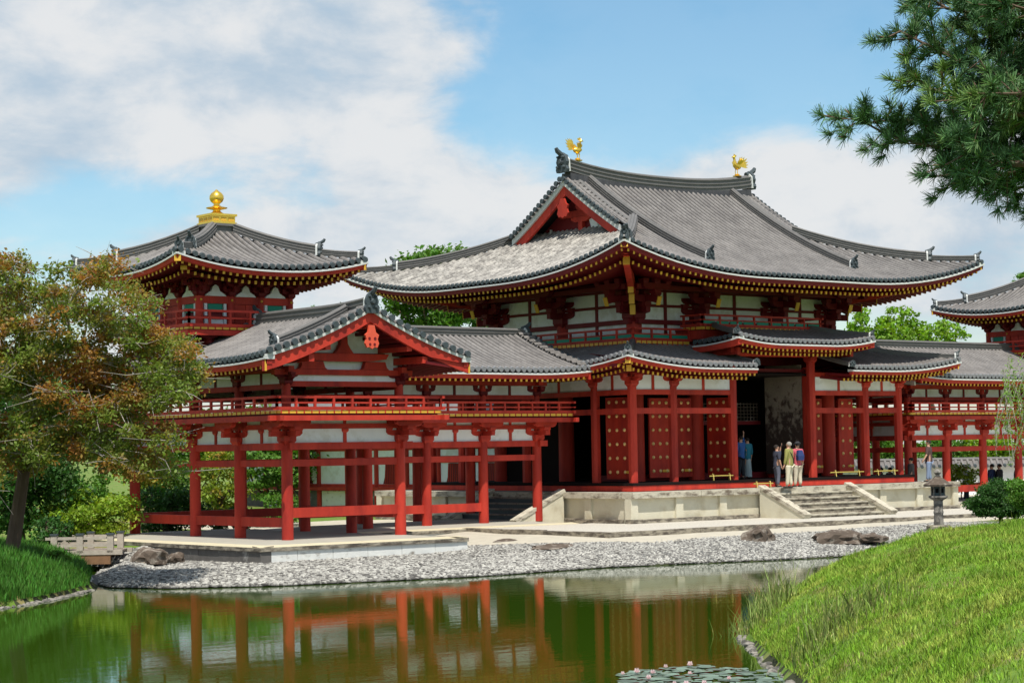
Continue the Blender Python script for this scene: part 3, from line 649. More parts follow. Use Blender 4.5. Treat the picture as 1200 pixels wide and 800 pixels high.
leaf(9.75, 1.80, 0, .95, cols=2); leaf(10.85, 1.80, 0, .90, cols=2); leaf(12.72, 1.80, 0, .85, cols=2)
# the great unpainted door leaf, weathered in its upper part
ow = mat('unpainted_weathered_door', (.20, .165, .125), .9, var=.4, vscale=2.5, bump=.4, bscale=12, col2=(.035, .02, .014), c2scale=5.0, c2lo=.40, c2hi=.60, stretch=(1, 1, .8))
M['olddoor'] = ow
t_ow = ow.node_tree     # bare wood where rain reaches, dark lacquer left lower down: worn boundary in object height
g_ = [n for n in t_ow.nodes if n.type == 'MAP_RANGE'][0]; pos = [n for n in t_ow.nodes if n.type == 'NEW_GEOMETRY'][0]
s3 = N(t_ow, 'ShaderNodeSeparateXYZ'); t_ow.links.new(pos.outputs['Position'], s3.inputs[0])
nz_ = g_.inputs['Value'].links[0].from_socket
t_ow.links.new(math_node(t_ow, 'ADD', nz_, math_node(t_ow, 'MULTIPLY_ADD', s3.outputs['Z'], -.11, .27)), g_.inputs['Value'])
dl = leaf(8.78, 1.97, math.atan2(-1.5, .34), 1.62, .15, 4.30, cols=0, mat_='olddoor')
MB().box(9.28, 9.42, .2, 1.7, .1, 4.2).build('door_jamb', M['red'], hall)
# stone platform
PM = 1.62
pod = MB().box(-PM+.12, Lh+PM-.12, -PM+.12, Dh+PM-.12, -1.40, -.50).build('stone_platform', M['stone'], hall)
def coping(sd):
    rn = (-PM, Lh+PM) if sd in 'fb' else (-PM+.5, Dh+PM-.5); n_ = round((rn[1]-rn[0])/1.55); rnd = random.Random(hash(sd) % 97)
    cuts = seq(rn[0], rn[1], n_+1); cuts = [c if i in (0, n_) else c+rnd.uniform(-.25, .25) for i, c in enumerate(cuts)]
    for a, b in zip(cuts[:-1], cuts[1:]):
        j = rnd.uniform(-.008, .008)
        bx = {'f': (a+.006, b-.006, -PM-.09+j, -PM+.5), 'b': (a+.006, b-.006, Dh+PM-.5, Dh+PM+.09), 'l': (-PM-.09+j, -PM+.5, a+.006, b-.006), 'r': (Lh+PM-.5, Lh+PM+.04, a+.006, b-.006)}[sd]
        MB().box(*bx, -.50, -.30).build('coping_stone', M['cap'], pod)
        bx = {'f': (a+.006, b-.006, -PM-.06+j, -PM+.3), 'b': (a+.006, b-.006, Dh+PM-.3, Dh+PM+.06), 'l': (-PM-.06+j, -PM+.3, a+.006, b-.006), 'r': (Lh+PM-.3, Lh+PM+.06, a+.006, b-.006)}[sd]
        MB().box(*bx, -1.42, -1.22).build('base_stone', M['stain'], pod)
    for i, s in enumerate(seq(rn[0]+(.0 if sd in 'fb' else -.5)+.18, rn[1]-(.0 if sd in 'fb' else -.5)-.18, 9 if sd in 'fb' else 8)):
        bx = {'f': (s-.17, s+.17, -PM+.02, -PM+.3), 'b': (s-.17, s+.17, Dh+PM-.3, Dh+PM-.02), 'l': (-PM+.023, -PM+.3, s-.17, s+.17), 'r': (Lh+PM-.3, Lh+PM-.023, s-.17, s+.17)}[sd]
        MB().box(*bx, -1.22, -.50).build('pilaster', M['stone'], pod)
for sd in 'fblr': coping(sd)
MB().box(-PM+.45, Lh+PM-.45, -PM+.45, Dh+PM-.45, -.36, -.31).build('platform_paving', M['floor2'], pod)
def stairs(side, c, half, n=5, run=1.9):
    top, bot = -.30, -1.42; st = (top-bot)/(n+1)
    def bb(u0, u1, o0, o1, z0, z1):
        if side == 'f': return (u0, u1, -PM-o1, -PM-o0, z0, z1)
        return (-PM-o1, -PM-o0, u0, u1, z0, z1)
    for i in range(n):
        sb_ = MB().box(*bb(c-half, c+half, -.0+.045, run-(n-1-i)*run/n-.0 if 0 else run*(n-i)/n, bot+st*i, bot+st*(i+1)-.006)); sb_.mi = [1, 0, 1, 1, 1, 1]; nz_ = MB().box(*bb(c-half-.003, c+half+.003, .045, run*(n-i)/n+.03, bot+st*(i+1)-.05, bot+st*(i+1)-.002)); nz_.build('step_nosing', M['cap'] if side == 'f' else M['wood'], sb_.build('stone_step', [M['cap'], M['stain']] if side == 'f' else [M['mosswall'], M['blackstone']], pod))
    for u in (c-half-.30, c+half+.0):
        prof = [(.0, bot), (run+.25, bot), (run+.25, bot+.12), (.0, top+.04)]
        P_ = [((u, -PM-.05-o, z) if side == 'f' else (-PM-.05-o, u, z)) for o, z in prof]
        ck = MB().poly(P_, (1, 0, 0) if side == 'f' else (0, 1, 0), .30).build('stair_cheek', M['stone'], pod)
        Q = lambda o, z: Vector((u+.15, -PM-.05-o, z)) if side == 'f' else Vector((-PM-.05-o, u+.15, z))
        MB().beam(Q(-.05, top+.06), Q(run+.30, bot+.16), .36, .12).build('cheek_slab', M['cap'], ck)
stairs('f', 7.05, 2.15); stairs('l', 4.0, 1.85)
# ------------------------------------------------------------------ the wings and their corner towers
AX0, AX1 = -16.60, -12.56; CY0, CY1 = 1.92, 5.75; AY = [-3.30, -.70]; CX = [-10.10, -7.68, -5.24, -2.83]
stp1 = shared('single_step_bracket', lambda m: br_step(m, 1, .97, .5), M['red'])
cup2 = shared('small_bracket', lambda m: br_small(m, .82, False), M['shadered'])
cup3 = shared('gable_bracket', lambda m: br_small(m, .95, True), M['red'])
def side_pts(sd, a, b, fix):   # helper: a wall line along x ('f','b') or y ('l','r')
    return (lambda s, o: (s, fix-o)) if sd == 'f' else (lambda s, o: (s, fix+o)) if sd == 'b' else (lambda s, o: (fix-o, s)) if sd == 'l' else (lambda s, o: (fix+o, s))
def bx2(P0, a, b, o0, o1, z0, z1):
    x0, y0 = P0(a, o0); x1, y1 = P0(b, o1); return MB().box(min(x0, x1), max(x0, x1), min(y0, y1), max(y0, y1), z0, z1)
def colonnade(root, sd, pts, fix, nostrut=False,  rail=-.74, skip_rail=(), upz=3.14, ext=(.3, .3), brk=True):
    P0 = side_pts(sd, 0, 0, fix); n = len(pts)
    for i, (a, b) in enumerate(zip(pts[:-1], pts[1:])):
        if i not in skip_rail: bx2(P0, a+.1, b-.1, -.075, .075, rail-.14, rail+.14).build('ground_rail', M['red'], root)
        bx2(P0, a+.1, b-.1, -.07, .072, .86, 1.06).build('middle_beam', M['red'], root)
        m_ = (a+b)/2
        for u, v in ((a+.12, m_-.055), (m_+.055, b-.12)):
            bx2(P0, u, v, -.03, .02, 1.552, 1.952).build('plaster_panel', M['white'], root)
        for u, v in ((a+.12, b-.12),): bx2(P0, u, v, -.03, .02, 2.10, 2.22).build('plaster_strip', M['white'], root)
        s_ = MB(); x_, y_ = P0(m_, 0)
        s_.box(x_-.055, x_+.055, y_-.055, y_+.055, 1.552, 1.84); cup(s_, x_, y_, 1.84, .2, .112); s_.box(x_-.05, x_+.05, y_-.05, y_+.05, 2.10, 2.2); s_.build('strut', M['red'], root)
        # upper storey
        bx2(P0, a+.1, b-.1, -.06, .06, upz-.16, upz).build('tie_beam', M['red'], root)
        for u, v in (((a+.1, m_-.05), (m_+.05, b-.1)) if not nostrut else ((a+.1, b-.1),)): bx2(P0, u, v, -.02, .02, upz, upz+(.32 if not nostrut else .18)).build('plaster_panel', M['white'], root)
        if not nostrut: bx2(P0, m_-.05, m_+.05, -.04, .05, upz, upz+.32).build('strut', M['shadered'], root)
    a, b = pts[0]-ext[0], pts[-1]+ext[1]
    bx2(P0, a, b, -.07, .078, 1.347, 1.55).build('head_beam', M['red'], root)
    bx2(P0, a, b, -.065, .085, 1.955, 2.10).build('upper_beam', M['red'], root)
    bx2(P0, a, b, -.09, .10, upz+(.33 if not nostrut else .18), upz+(.50 if not nostrut else .345)).build('wall_plate', M['red'], root)
    for s in pts:
        if brk: place('bracket_set', stp1, root, (*P0(s, 0), 1.50), sd)
        place('bracket_set', cup2, root, (*P0(s, 0), upz-.06), sd)
def column(root, x, y, z0=-1.27, mid_=True):
    MB().cyl(x, y, z0, 1.62, .175, .165, 16).build('column', M['red'], root, smooth=True)
    MB().cyl(x, y, 2.40, 3.45, .14, .135, 12).build('upper_column', M['red'], root, smooth=True)
def wing(mirror):
    global MIR
    MIR = mirror
    root = thing('corridor_wing', (-9, 3.85, -1.27), 'red two-storey corridor wing ending in a tiled gable over open columns, left of the hall' if not mirror else 'far red corridor wing with white panels right of the hall, cut off by the frame', 'corridor')
    cxs = [AX0, AX1]+CX; ays = (AY if not mirror else [])
    for x in cxs:
        for y in (CY0, CY1): column(root, x, y)
    for y in ays:
        for x in (AX0, AX1): column(root, x, y)
    if not mirror:
        ay = AY+[CY0, CY1]
        colonnade(root, 'f', [AX0, AX1], AY[0], nostrut=True, rail=-.484, upz=3.35, ext=(.45, .45)); colonnade(root, 'l', ay, AX0, rail=-.763, upz=3.28)
        colonnade(root, 'r', AY+[CY0], AX1, rail=-.6, upz=3.28, ext=(.3, .1)); colonnade(root, 'f', [AX1]+CX, CY0, rail=-.71, skip_rail=(4, 3), ext=(.1, .45))
        colonnade(root, 'b', [AX0, AX1]+CX, CY1, ext=(.3, .45), skip_rail=(3, 4)); colonnade(root, 'r', [CY0, CY1], CX[-1], skip_rail=(0,), ext=(.3, .3))
    else:
        colonnade(root, 'f', [AX0, AX1]+CX, CY0, rail=-.711, skip_rail=(5,)); colonnade(root, 'b', [AX0, AX1]+CX, CY1, skip_rail=(5, 4)); colonnade(root, 'r', [CY0, CY1], CX[-1], skip_rail=(0,))
        colonnade(root, 'l', [CY0, CY1], AX0)
    # balcony with plank edge
    B = .9
    if not mirror: pth = [(AX0-B, CY1+B, 0), (AX0-B, AY[0]-B, 0), (AX1+B, AY[0]-B, 0), (AX1+B, CY0-B, 0), (CX[-1]+B, CY0-B, 0), (CX[-1]+B, CY1+B, 0)]
    else: pth = [(AX0-B, CY1+B, 0), (AX0-B, CY0-B, 0), (CX[-1]+B, CY0-B, 0), (CX[-1]+B, CY1+B, 0)]
    railing(root, pth, 2.48, h=.38, sp=.62); plank_band(root, pth, 2.43, .085, .1)
    for p, q in zip(pth[:-1], pth[1:]):
        t = (Vector(q)-Vector(p)).normalized(); MB().beam(Vector(p)-t*.28+Vector((0, 0, 2.255)), Vector(q)+t*.28+Vector((0, 0, 2.255)), .13, .15).build('balcony_beam', M['red'], root)
    MB().box(AX0-B+.07, CX[-1]+B-.07, CY0-B+.07, CY1+B-.07, 2.34, 2.40).build('balcony_floor', M['shadered'], root)
    if not mirror: MB().box(AX0-B+.07, AX1+B-.07, AY[0]-B+.07, CY0-B+.068, 2.341, 2.401).build('balcony_floor', M['shadered'], root)
    # ceilings
    MB().box(AX0-.9, CX[-1]+.9, CY0-.9, CY1+.9, 3.86, 3.92).build('ceiling', M['shadered'], root)
    # roofs
    cx_ = (AX0+AX1)/2; hwd = 3.64
    RW = Roof(cx_-hwd, -1.66, .22, 7.46, 3.93, .25, .037, .13, 2.6, 2)
    rf = MB().box(-17, -2.4, 2.6, 5.2, 4.1, 4.2).build('corridor_roof', M['shadered'], root)
    x1a = cx_+hwd; LW = side_len(RW, 'f'); half = 3.62
    if not mirror:
        rng = (0, LW)
        tile_slope(RW, 'f', rf, lambda s: half, tm2, dmin=lambda s: min(half, max(0, x1a-(RW.x0+s))), rng=(hwd, LW), w=.25)
        eaves(RW, 'f', root, 1.6, slope=.14, sp=.235, rng={'f': (2*hwd, LW)}, two=False, deep=.14)
    else:
        tile_slope(RW, 'f', rf, lambda s: min(half, s), tm2, w=.25); eaves(RW, 'f', root, 1.6, slope=.14, sp=.235, two=False, deep=.14)
    tile_slope(RW, 'b', rf, lambda s: min(half, s), tm, w=.25, rows=False); eaves(RW, 'b', root, 1.6, slope=.14, sp=.235, two=False, deep=.14, raft=False)
    zt = RW.prof(half)
    ridge([(x, 3.84, zt-.10) for x in seq(cx_ if not mirror else cx_+1.9, -1.75, 9)], .34, .40, rf, 'ridge', (False, True))
    def gable_end(Rr, side_a, side_b, s_at, outv, lat, hw2, yfix, full=True):
        pass
    # east end verge of the corridor roof
    for sd in 'fb':
        for i in range(12):
            d = .2+i*.29; x_, y_ = side_pt(RW, sd, LW, d); z_ = RW.z(d, 0)
            rb = MB(); row_mesh(rb, [(x_-.0, y_, z_+.05), (x_-.3, y_, z_+.05), (x_-.55, y_, z_+.04)], (0, 1, 0), r=.08); rb.build('verge_tile', tm, rf, smooth=True)
        e = MB(); ds = seq(0, half, 8)
        for d0, d1 in zip(ds[:-1], ds[1:]):
            p = side_pt(RW, sd, LW, d0)[1]; q = side_pt(RW, sd, LW, d1)[1]; z0_, z1_ = RW.z(d0, 0), RW.z(d1, 0); X = RW.x1
            for xa, xb, l, h, mi in ((X-.02, X-.10, -.10, -.02, 0), (X-.06, X-.14, -.42, -.10, 1)):
                e.hexa([(xa, p, z0_+l), (xa, q, z1_+l), (xa, q, z1_+h), (xa, p, z0_+h)], [(xb, p, z0_+l), (xb, q, z1_+l), (xb, q, z1_+h), (xb, p, z0_+h)], mi)
        e.build('bargeboard', [M['trim'], M['red']], rf)
    g = MB(); ds = seq(1.2, half, 6); xg = CX[-1]+.1; pp = [(xg, side_pt(RW, 'f', 1, d)[1], RW.prof(d)-.2) for d in ds]+[(xg, side_pt(RW, 'b', 1, d)[1], RW.prof(d)-.2) for d in ds[::-1][1:]]
    g.poly([(xg, pp[0][1], 3.6)]+pp+[(xg, pp[-1][1], 3.6)], (-1, 0, 0), .08); g.build('gable_wall', M['white'], rf)
    if mirror:
        RL = Roof(cx_-hwd, -1.66, .22, 7.46, 3.93, .25, .037, .13, 2.6, 2)
        tile_slope(RW, 'l', rf, lambda s: min(half, s, side_len(RW, 'l')-s), tm, w=.25, rows=False); eaves(RW, 'l', root, 1.6, slope=.14, two=False, deep=.14, raft=False)
        # the front arm of this wing stands outside the picture
    else:
        RA = Roof(cx_-hwd, cx_+hwd, -4.78, 7.46, 3.93, .25, .037, .13, 2.6, 2); LA = side_len(RA, 'l')
        ra = MB().box(cx_-1.6, cx_+1.6, -3.2, 1.8, 4.1, 4.2).build('gabled_roof', M['shadered'], root)
        tile_slope(RA, 'l', ra, lambda s: min(half, LA-s), tm, w=.25); eaves(RA, 'l', root, 1.6, slope=.14, sp=.235, two=False, deep=.14)
        tile_slope(RA, 'r', ra, lambda s: half, tm, dmin=lambda s: min(half, max(0, RA.y0+s-.22)), rng=(0, 8.5), w=.25)
        eaves(RA, 'r', root, 1.6, slope=.14, sp=.235, two=False, deep=.14, rng={'r': (0, 4.9)})
        ridge([(cx_, y, zt-.10+.13*max(0, 1-(y+4.78)/2.6)**2) for y in seq(-4.72, 1.35, 11)], .34, .46, ra, 'ridge')
        for sd, sg in (('l', -1), ('r', 1)):
            # descending ridge near the gable, ending above the eave in a demon tile
            ridge([(*side_pt(RA, sd, 1.0, d), RA.z(d, 1.0)+.04) for d in seq(.95, 3.4, 8)], .24, .32, ra, 'descending_ridge', (True, False))
            ridge([(*side_pt(RA, sd, .55, d), RA.z(d, .55)+.04) for d in seq(.15, 3.5, 8)], .14, .10, ra, 'verge_ridge', (False, False))
            for i in range(13):
                d = .12+i*.28; x_, y_ = side_pt(RA, sd, 0, d); z_ = RA.z(d, 0)
                rb = MB(); row_mesh(rb, [(x_, y_-.02, z_+.05), (x_, y_+.22, z_+.06), (x_, y_+.45, z_+.05)], (1, 0, 0), r=.085); rb.build('verge_tile', tm, ra, smooth=True)
            ds = seq(-.02, 3.64, 12); e = MB()
            for d0, d1 in zip(ds[:-1], ds[1:]):
                xa, xb = side_pt(RA, sd, 0, d0)[0], side_pt(RA, sd, 0, d1)[0]; z0_, z1_ = RA.z(max(0, d0), 0), RA.z(d1, 0); Y = RA.y0
                k0, k1 = .31+.07*(1-d0/3.6), .31+.07*(1-d1/3.6)
                for ya, yb, l0, l1, h, mi in ((Y+.0, Y+.12, -.11, -.11, -.02, 0), (Y+.05, Y+.17, -.11-k0, -.11-k1, -.11, 1)):
                    e.hexa([(xa, ya, z0_+l0), (xb, ya, z1_+l1), (xb, ya, z1_+h), (xa, ya, z0_+h)], [(xa, yb, z0_+l0), (xb, yb, z1_+l1), (xb, yb, z1_+h), (xa, yb, z0_+h)], mi)
            e.build('bargeboard', [M['trim'], M['red']], ra)
            x_ = cx_+sg*hwd; MB().box(x_-.02*sg-.03, x_-.02*sg+.03, RA.y0+.03, RA.y0+.06, RA.z(0, 0)-.49, RA.z(0, 0)-.14).build('yellow_cap', M['gold'], ra)
        # pendant
        pn = MB(); cz = zt-.85; Y = RA.y0-.03; c = cx_
        out = [(0, -.38), (.13, -.30), (.27, -.33), (.36, -.16), (.29, .0), (.36, .17), (.20, .27), (.13, .55), (-.13, .55), (-.20, .27), (-.36, .17), (-.29, 0), (-.36, -.16), (-.27, -.33), (-.13, -.30)]
        pn.poly([(c+a*.68, Y, cz+.06+b*.75) for a, b in out], (0, 1, 0), .07); pnd = pn.build('gable_pendant', mat('orange_red_lacquer', (.72, .10, .05), .45), ra)
        for a, b, r_ in ((-.10, .08, .045), (.10, .08, .045), (-.08, -.09, .04), (.08, -.09, .04)):
            h_ = MB(); h_.poly([(c+a+r_*math.cos(t), Y-.012, cz+b+r_*math.sin(t)) for t in seq(0, 2*PI*.9, 10)], (0, 1, 0), .011); h_.build('pendant_hollow', M['shadered'], pnd)
        # gable woodwork over the front columns
        yb = AY[0]
        MB().poly([(cx_-3.0, yb+.14, 3.70), (cx_+3.0, yb+.14, 3.70), (cx_+3.0, yb+.14, 3.86), (cx_+1.5, yb+.14, 4.55), (cx_, yb+.14, 5.05), (cx_-1.5, yb+.14, 4.55), (cx_-3.0, yb+.14, 3.86)], (0, 1, 0), .05).build('gable_wall', M['white'], ra)
        b1 = MB(); arm(b1, 1.45, .22, .2, 4.27, 'x'); b1 = MB().add([(a+cx_, b+yb, c_) for a, b, c_ in b1.v], b1.f) or None
        b1 = MB(); o_ = [(-1.6, 4.17), (-1.5, 4.02), (-1.0, 3.96), (-.5, 3.94), (.5, 3.94), (1.0, 3.96), (1.5, 4.02), (1.6, 4.17)]; b1.poly([(cx_+a, yb-.11, b) for a, b in o_], (0, 1, 0), .2); b1.build('upper_rainbow_beam', M['red'], ra)
        for x_ in (cx_-1.12, cx_+1.12):
            k_ = MB(); k_.poly([(x_+a, yb-.08, 3.70+b) for a, b in ((-.50, 0), (.50, 0), (.42, .06), (.36, .24), (-.36, .24), (-.42, .06))], (0, 1, 0), .16); k_.build('frog_leg_strut', M['red'], ra)
        k_ = MB(); k_.poly([(cx_+a, yb-.08, 4.17+b) for a, b in ((-.34, 0), (.34, 0), (.22, .14), (.12, .30), (.10, .85), (-.10, .85), (-.12, .30), (-.22, .14))], (0, 1, 0), .16); k_.build('king_strut', M['red'], ra)
        for (x_, z_) in ((AX0, 3.98), (AX1, 3.98), (cx_-1.45, 4.33), (cx_+1.45, 4.33), (cx_, 4.98)):    # purlin ends running out to the bargeboard
            MB().box(x_-.09, x_+.09, RA.y0+.12, yb+.3, z_-.12, z_+.08).build('purlin', M['red'], ra)
        for sg in (-1, 1):   # boarding of the gable overhang
            s_ = MB(); s_.hexa([(cx_, RA.y0+.1, 5.12), (cx_, yb+.3, 5.12), (cx_+sg*1.8, yb+.3, 4.33), (cx_+sg*1.8, RA.y0+.1, 4.33)], [(cx_, RA.y0+.1, 5.16), (cx_, yb+.3, 5.16), (cx_+sg*1.8, yb+.3, 4.37), (cx_+sg*1.8, RA.y0+.1, 4.37)])
            s_.hexa([(cx_+sg*1.8, RA.y0+.1, 4.33), (cx_+sg*1.8, yb+.3, 4.33), (cx_+sg*3.5, yb+.3, 3.78), (cx_+sg*3.5, RA.y0+.1, 3.78)], [(cx_+sg*1.8, RA.y0+.1, 4.37), (cx_+sg*1.8, yb+.3, 4.37), (cx_+sg*3.5, yb+.3, 3.82), (cx_+sg*3.5, RA.y0+.1, 3.82)])
            s_.build('soffit_board', M['shadered'], ra)
            for i in range(12):
                x_ = cx_+sg*(.3+i*.27); d_ = hwd-abs(x_-cx_); MB().box(x_-.035, x_+.035, RA.y0+.15, yb+.2, RA.prof(d_)-.34, RA.prof(d_)-.24).build('rafter', M['shadered'], ra)
    # stone plinth: floor, edge slabs, wall blocks
    def SLAB(a, b):
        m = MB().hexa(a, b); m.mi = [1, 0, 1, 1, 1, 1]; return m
    def plinth(x0, x1, y0, y1, sides, top=-1.37, inner=-1.262, bot=-1.86, apron=1.2, lw='greywall', tag_=''):
        fl = MB(); fl.box(x0+.1, x1-.1, y0+.1, y1-.1, bot, top-.10); pl = fl.build('stone_plinth', M['floor2'], root)
        t = MB(); t.add([(x0, y0, top), (x1, y0, top), (x1, y1, top), (x0, y1, top), (x0+apron, y0+apron, inner), (x1-apron, y0+apron, inner), (x1-apron, y1-apron, inner), (x0+apron, y1-apron, inner)],
                     [(0, 1, 5, 4), (1, 2, 6, 5), (2, 3, 7, 6), (3, 0, 4, 7)], 0); t.add([(x0+apron, y0+apron, inner), (x1-apron, y0+apron, inner), (x1-apron, y1-apron, inner), (x0+apron, y1-apron, inner)], [(0, 1, 2, 3)], 0)
        t.build('plinth_floor', M['floor2'], pl)
        rnd = random.Random(5)
        for sd in sides:
            a, b = (x0, x1) if sd == 'f' else (y0, y1); n = max(1, round((b-a)/1.12))
            for i in range(n):
                u, v = a+(b-a)*i/n+.008, a+(b-a)*(i+1)/n-.008; j = rnd.uniform(0, .015)
                if sd == 'f': MB().box(u, v, y0+.0+j, y0+.35, bot, top-.105).build('wall_stone', M[lw], pl)
                elif sd == 'l': MB().box(x0+.0+j, x0+.35, u, v, bot, top-.105).build('wall_stone', M['mosswall'], pl)
                else: MB().box(x1-.35, x1-.0-j, u, v, bot, top-.105).build('wall_stone', M[lw], pl)
            n = max(1, round((b-a)/1.9))
            for i in range(n):
                u, v = a+(b-a)*i/n+(.006 if i else -.012), a+(b-a)*(i+1)/n-(.006 if i < n-1 else -.012)
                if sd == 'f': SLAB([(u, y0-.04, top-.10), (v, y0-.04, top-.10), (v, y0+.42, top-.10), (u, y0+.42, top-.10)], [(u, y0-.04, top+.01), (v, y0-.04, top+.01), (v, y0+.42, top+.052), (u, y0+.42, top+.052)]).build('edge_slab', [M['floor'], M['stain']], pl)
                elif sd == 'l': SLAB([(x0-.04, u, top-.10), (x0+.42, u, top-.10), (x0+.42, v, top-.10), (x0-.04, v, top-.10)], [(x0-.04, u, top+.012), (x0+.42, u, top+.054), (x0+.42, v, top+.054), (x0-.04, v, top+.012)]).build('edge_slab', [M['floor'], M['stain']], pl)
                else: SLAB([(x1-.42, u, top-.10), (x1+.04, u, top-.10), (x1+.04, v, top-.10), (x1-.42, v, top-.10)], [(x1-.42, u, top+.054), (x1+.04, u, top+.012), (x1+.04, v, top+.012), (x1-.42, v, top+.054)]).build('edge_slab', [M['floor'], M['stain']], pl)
    if not mirror:
        plinth(-18.62, -11.36, -5.05, 7.4, 'flr'); plinth(-11.30, -2.2, .42, 7.0, 'f', bot=-1.75)
    else: plinth(-18.6, -2.2, .42, 7.2, 'fl', bot=-1.75)
    # ---------------- corner tower
    tw = thing('corner_tower', (cx_, 3.85, 4.2), 'square red corner tower with gold finial rising above the left wing' if not mirror else 'second corner tower with green windows, cut off by the right edge of the photo', 'tower')
    tx = [-16.25, -15.13, -14.03, -12.91]; ty = [2.18, 3.30, 4.40, 5.52]
    MB().box(tx[0]+.04, tx[-1]-.04, ty[0]+.04, ty[-1]-.04, 4.2, 6.9).build('tower_core', M['shadered'], tw)
    for i, x in enumerate(tx):
        for j, y in enumerate(ty):
            if 0 < i < 3 and 0 < j < 3: continue
            MB().cyl(x, y, 4.2, 6.25, .13, .125, 12).build('column', M['red'], tw, smooth=True)
    tb = shared('tower_bracket', lambda m: br_step(m, 2, .58, .42), M['shadered'])
    for sd, fix, pts in (('f', ty[0], tx), ('l', tx[0], ty), ('r', tx[-1], ty), ('b', ty[-1], tx)):
        P0 = side_pts(sd, 0, 0, fix)
        for i, (a, b) in enumerate(zip(pts[:-1], pts[1:])):
            if i != 1:
                bx2(P0, a+.30, b-.30, -.02, .03, 5.72, 5.98).build('green_window', M['green'], tw)
                for u in (a+.16, b-.26): bx2(P0, u, u+.10, -.02, .05, 5.30, 6.0).build('window_jamb', M['white'], tw)
                bx2(P0, a+.28, b-.28, -.02, .02, 5.30, 5.50).build('plaster_panel', M['white'], tw)
            else:
                bx2(P0, a+.14, (a+b)/2-.01, -.02, .03, 5.28, 5.98).build('door', M['red'], tw); bx2(P0, (a+b)/2+.01, b-.14, -.02, .03, 5.28, 5.98).build('door', M['red'], tw)
            for zl, zh, o_ in ((5.50, 5.60, .06), (5.99, 6.22, .07)): bx2(P0, a+.08, b-.08, -.02, o_, zl, zh).build('tie_beam', M['red'], tw)
            w_ = (b-a)-.34; m_ = (a+b)/2; x_, y_ = P0(m_, .07); k = MB(); o = [(-.5, 0), (.5, 0), (.42, .09), (.2, .22), (.13, .42), (0, .5), (-.13, .42), (-.2, .22), (-.42, .09)]
            if sd in 'fb': k.poly([(x_+u*w_, y_, 6.225+v*.72) for u, v in o], (0, 1 if sd == 'f' else -1, 0), .08)
            else: k.poly([(x_, y_+u*w_, 6.225+v*.72) for u, v in o], (1 if sd == 'l' else -1, 0, 0), .08)
            k.build('bell_panel', M['white'], tw)
            q = MB(); q.lathe([(.04, 0), (.04, .02), (.02, .035)], 8); 
        for s in pts:
            place('bracket_set', tb, tw, (*P0(s, .05), 6.22), sd); x_, y_ = P0(s, .13)
            place('bracket_set', tb, tw, (*P0(s, .1), 4.38), sd)
            rz = {'f': 0, 'l': -PI/2, 'r': PI/2, 'b': PI}[sd]
            st_ = shared('boss', lambda m: m.add([(.045*math.cos(t), -.0, .045*math.sin(t)) for t in seq(0, 2*PI*7/8, 8)]+[(.02*math.cos(t), -.03, .02*math.sin(t)) for t in seq(0, 2*PI*7/8, 8)], [(i, (i+1) % 8, 8+(i+1) % 8, 8+i) for i in range(8)]+[tuple(range(8, 16))]), M['gold'])
            place('boss', st_, tw, (x_, y_, 6.10), sd)
        bx2(P0, pts[0]-.8, pts[-1]+.8, .42, .54, 6.74, 6.86).build('purlin', M['shadered'], tw)
    bp = .88; pth = [(tx[0]-bp, ty[-1]+bp, 0), (tx[0]-bp, ty[0]-bp, 0), (tx[-1]+bp, ty[0]-bp, 0), (tx[-1]+bp, ty[-1]+bp, 0), (tx[0]-bp, ty[-1]+bp, 0)]
    railing(tw, pth, 5.19, h=.50, sp=.75, overs=.14); plank_band(tw, pth, 5.15, .07, .1)
    for p, q in zip(pth[:-1], pth[1:]): MB().beam(Vector(p)+Vector((0, 0, 5.01)), Vector(q)+Vector((0, 0, 5.01)), .12, .16).build('balcony_beam', M['red'], tw)
    MB().box(tx[0]-bp+.07, tx[-1]+bp-.07, ty[0]-bp+.07, ty[-1]+bp-.07, 5.08, 5.13).build('balcony_floor', M['shadered'], tw)
    RT_ = Roof(-18.08, -11.08, .35, 7.35, 7.04, .27, .053, .42, 3.5, 2.2); Ls = 7.0; top = 3.15
    trf = MB().box(-16.4, -12.8, 2.0, 5.6, 6.9, 7.1).build('tower_roof', M['shadered'], tw)
    for sd in 'flrb': tile_slope(RT_, sd, trf, lambda s: min(s, Ls-s, top), tm, w=.25, rows=(sd != 'b'), r=.072, step=.5)
    eaves(RT_, 'flrb', tw, 1.9, slope=.14, sp=.24, deep=.13, in2=.6, tri=(.10, .10))
    for sx_ in (0, 1):
        for sy_ in (0, 1):
            hp = lambda d, dz: ((-18.08+d) if not sx_ else -11.08-d, (.35+d) if not sy_ else 7.35-d, RT_.z(d, d)+dz)
            ridge([hp(d, .03) for d in seq(1.15, 3.1, 6)], .26, .34, trf, 'hip_ridge', (True, False)); ridge([hp(d, .03) for d in seq(.18, 1.3, 5)], .2, .22, trf, 'lower_hip_ridge', (True, False))
            hr = MB(); p0 = Vector(hp(.05, -.26)); p1 = Vector(hp(2.0, -.65)); hr.beam(p0, p1, .17, .2, 0); t = (p0-p1).normalized(); hr.beam(p0-t*.03, p0+t*.02, .2, .22, 1)
            p0 = Vector(hp(.55, -.5)); hr.beam(p0, p1+Vector((0, 0, -.1)), .17, .2, 0); hr.beam(p0-t*.03, p0+t*.02, .2, .22, 1); hr.build('hip_rafter', [M['red'], M['gold']], trf)
    fy = 3.85; nk = MB(); a_ = .46; nk.box(cx_-a_+.03, cx_+a_-.03, fy-a_+.03, fy+a_-.03, 8.35, 8.62); nk.box(cx_-a_-.04, cx_+a_+.04, fy-a_-.04, fy+a_+.04, 8.62, 8.70); nk.build('finial_neck', M['ridge'], trf)
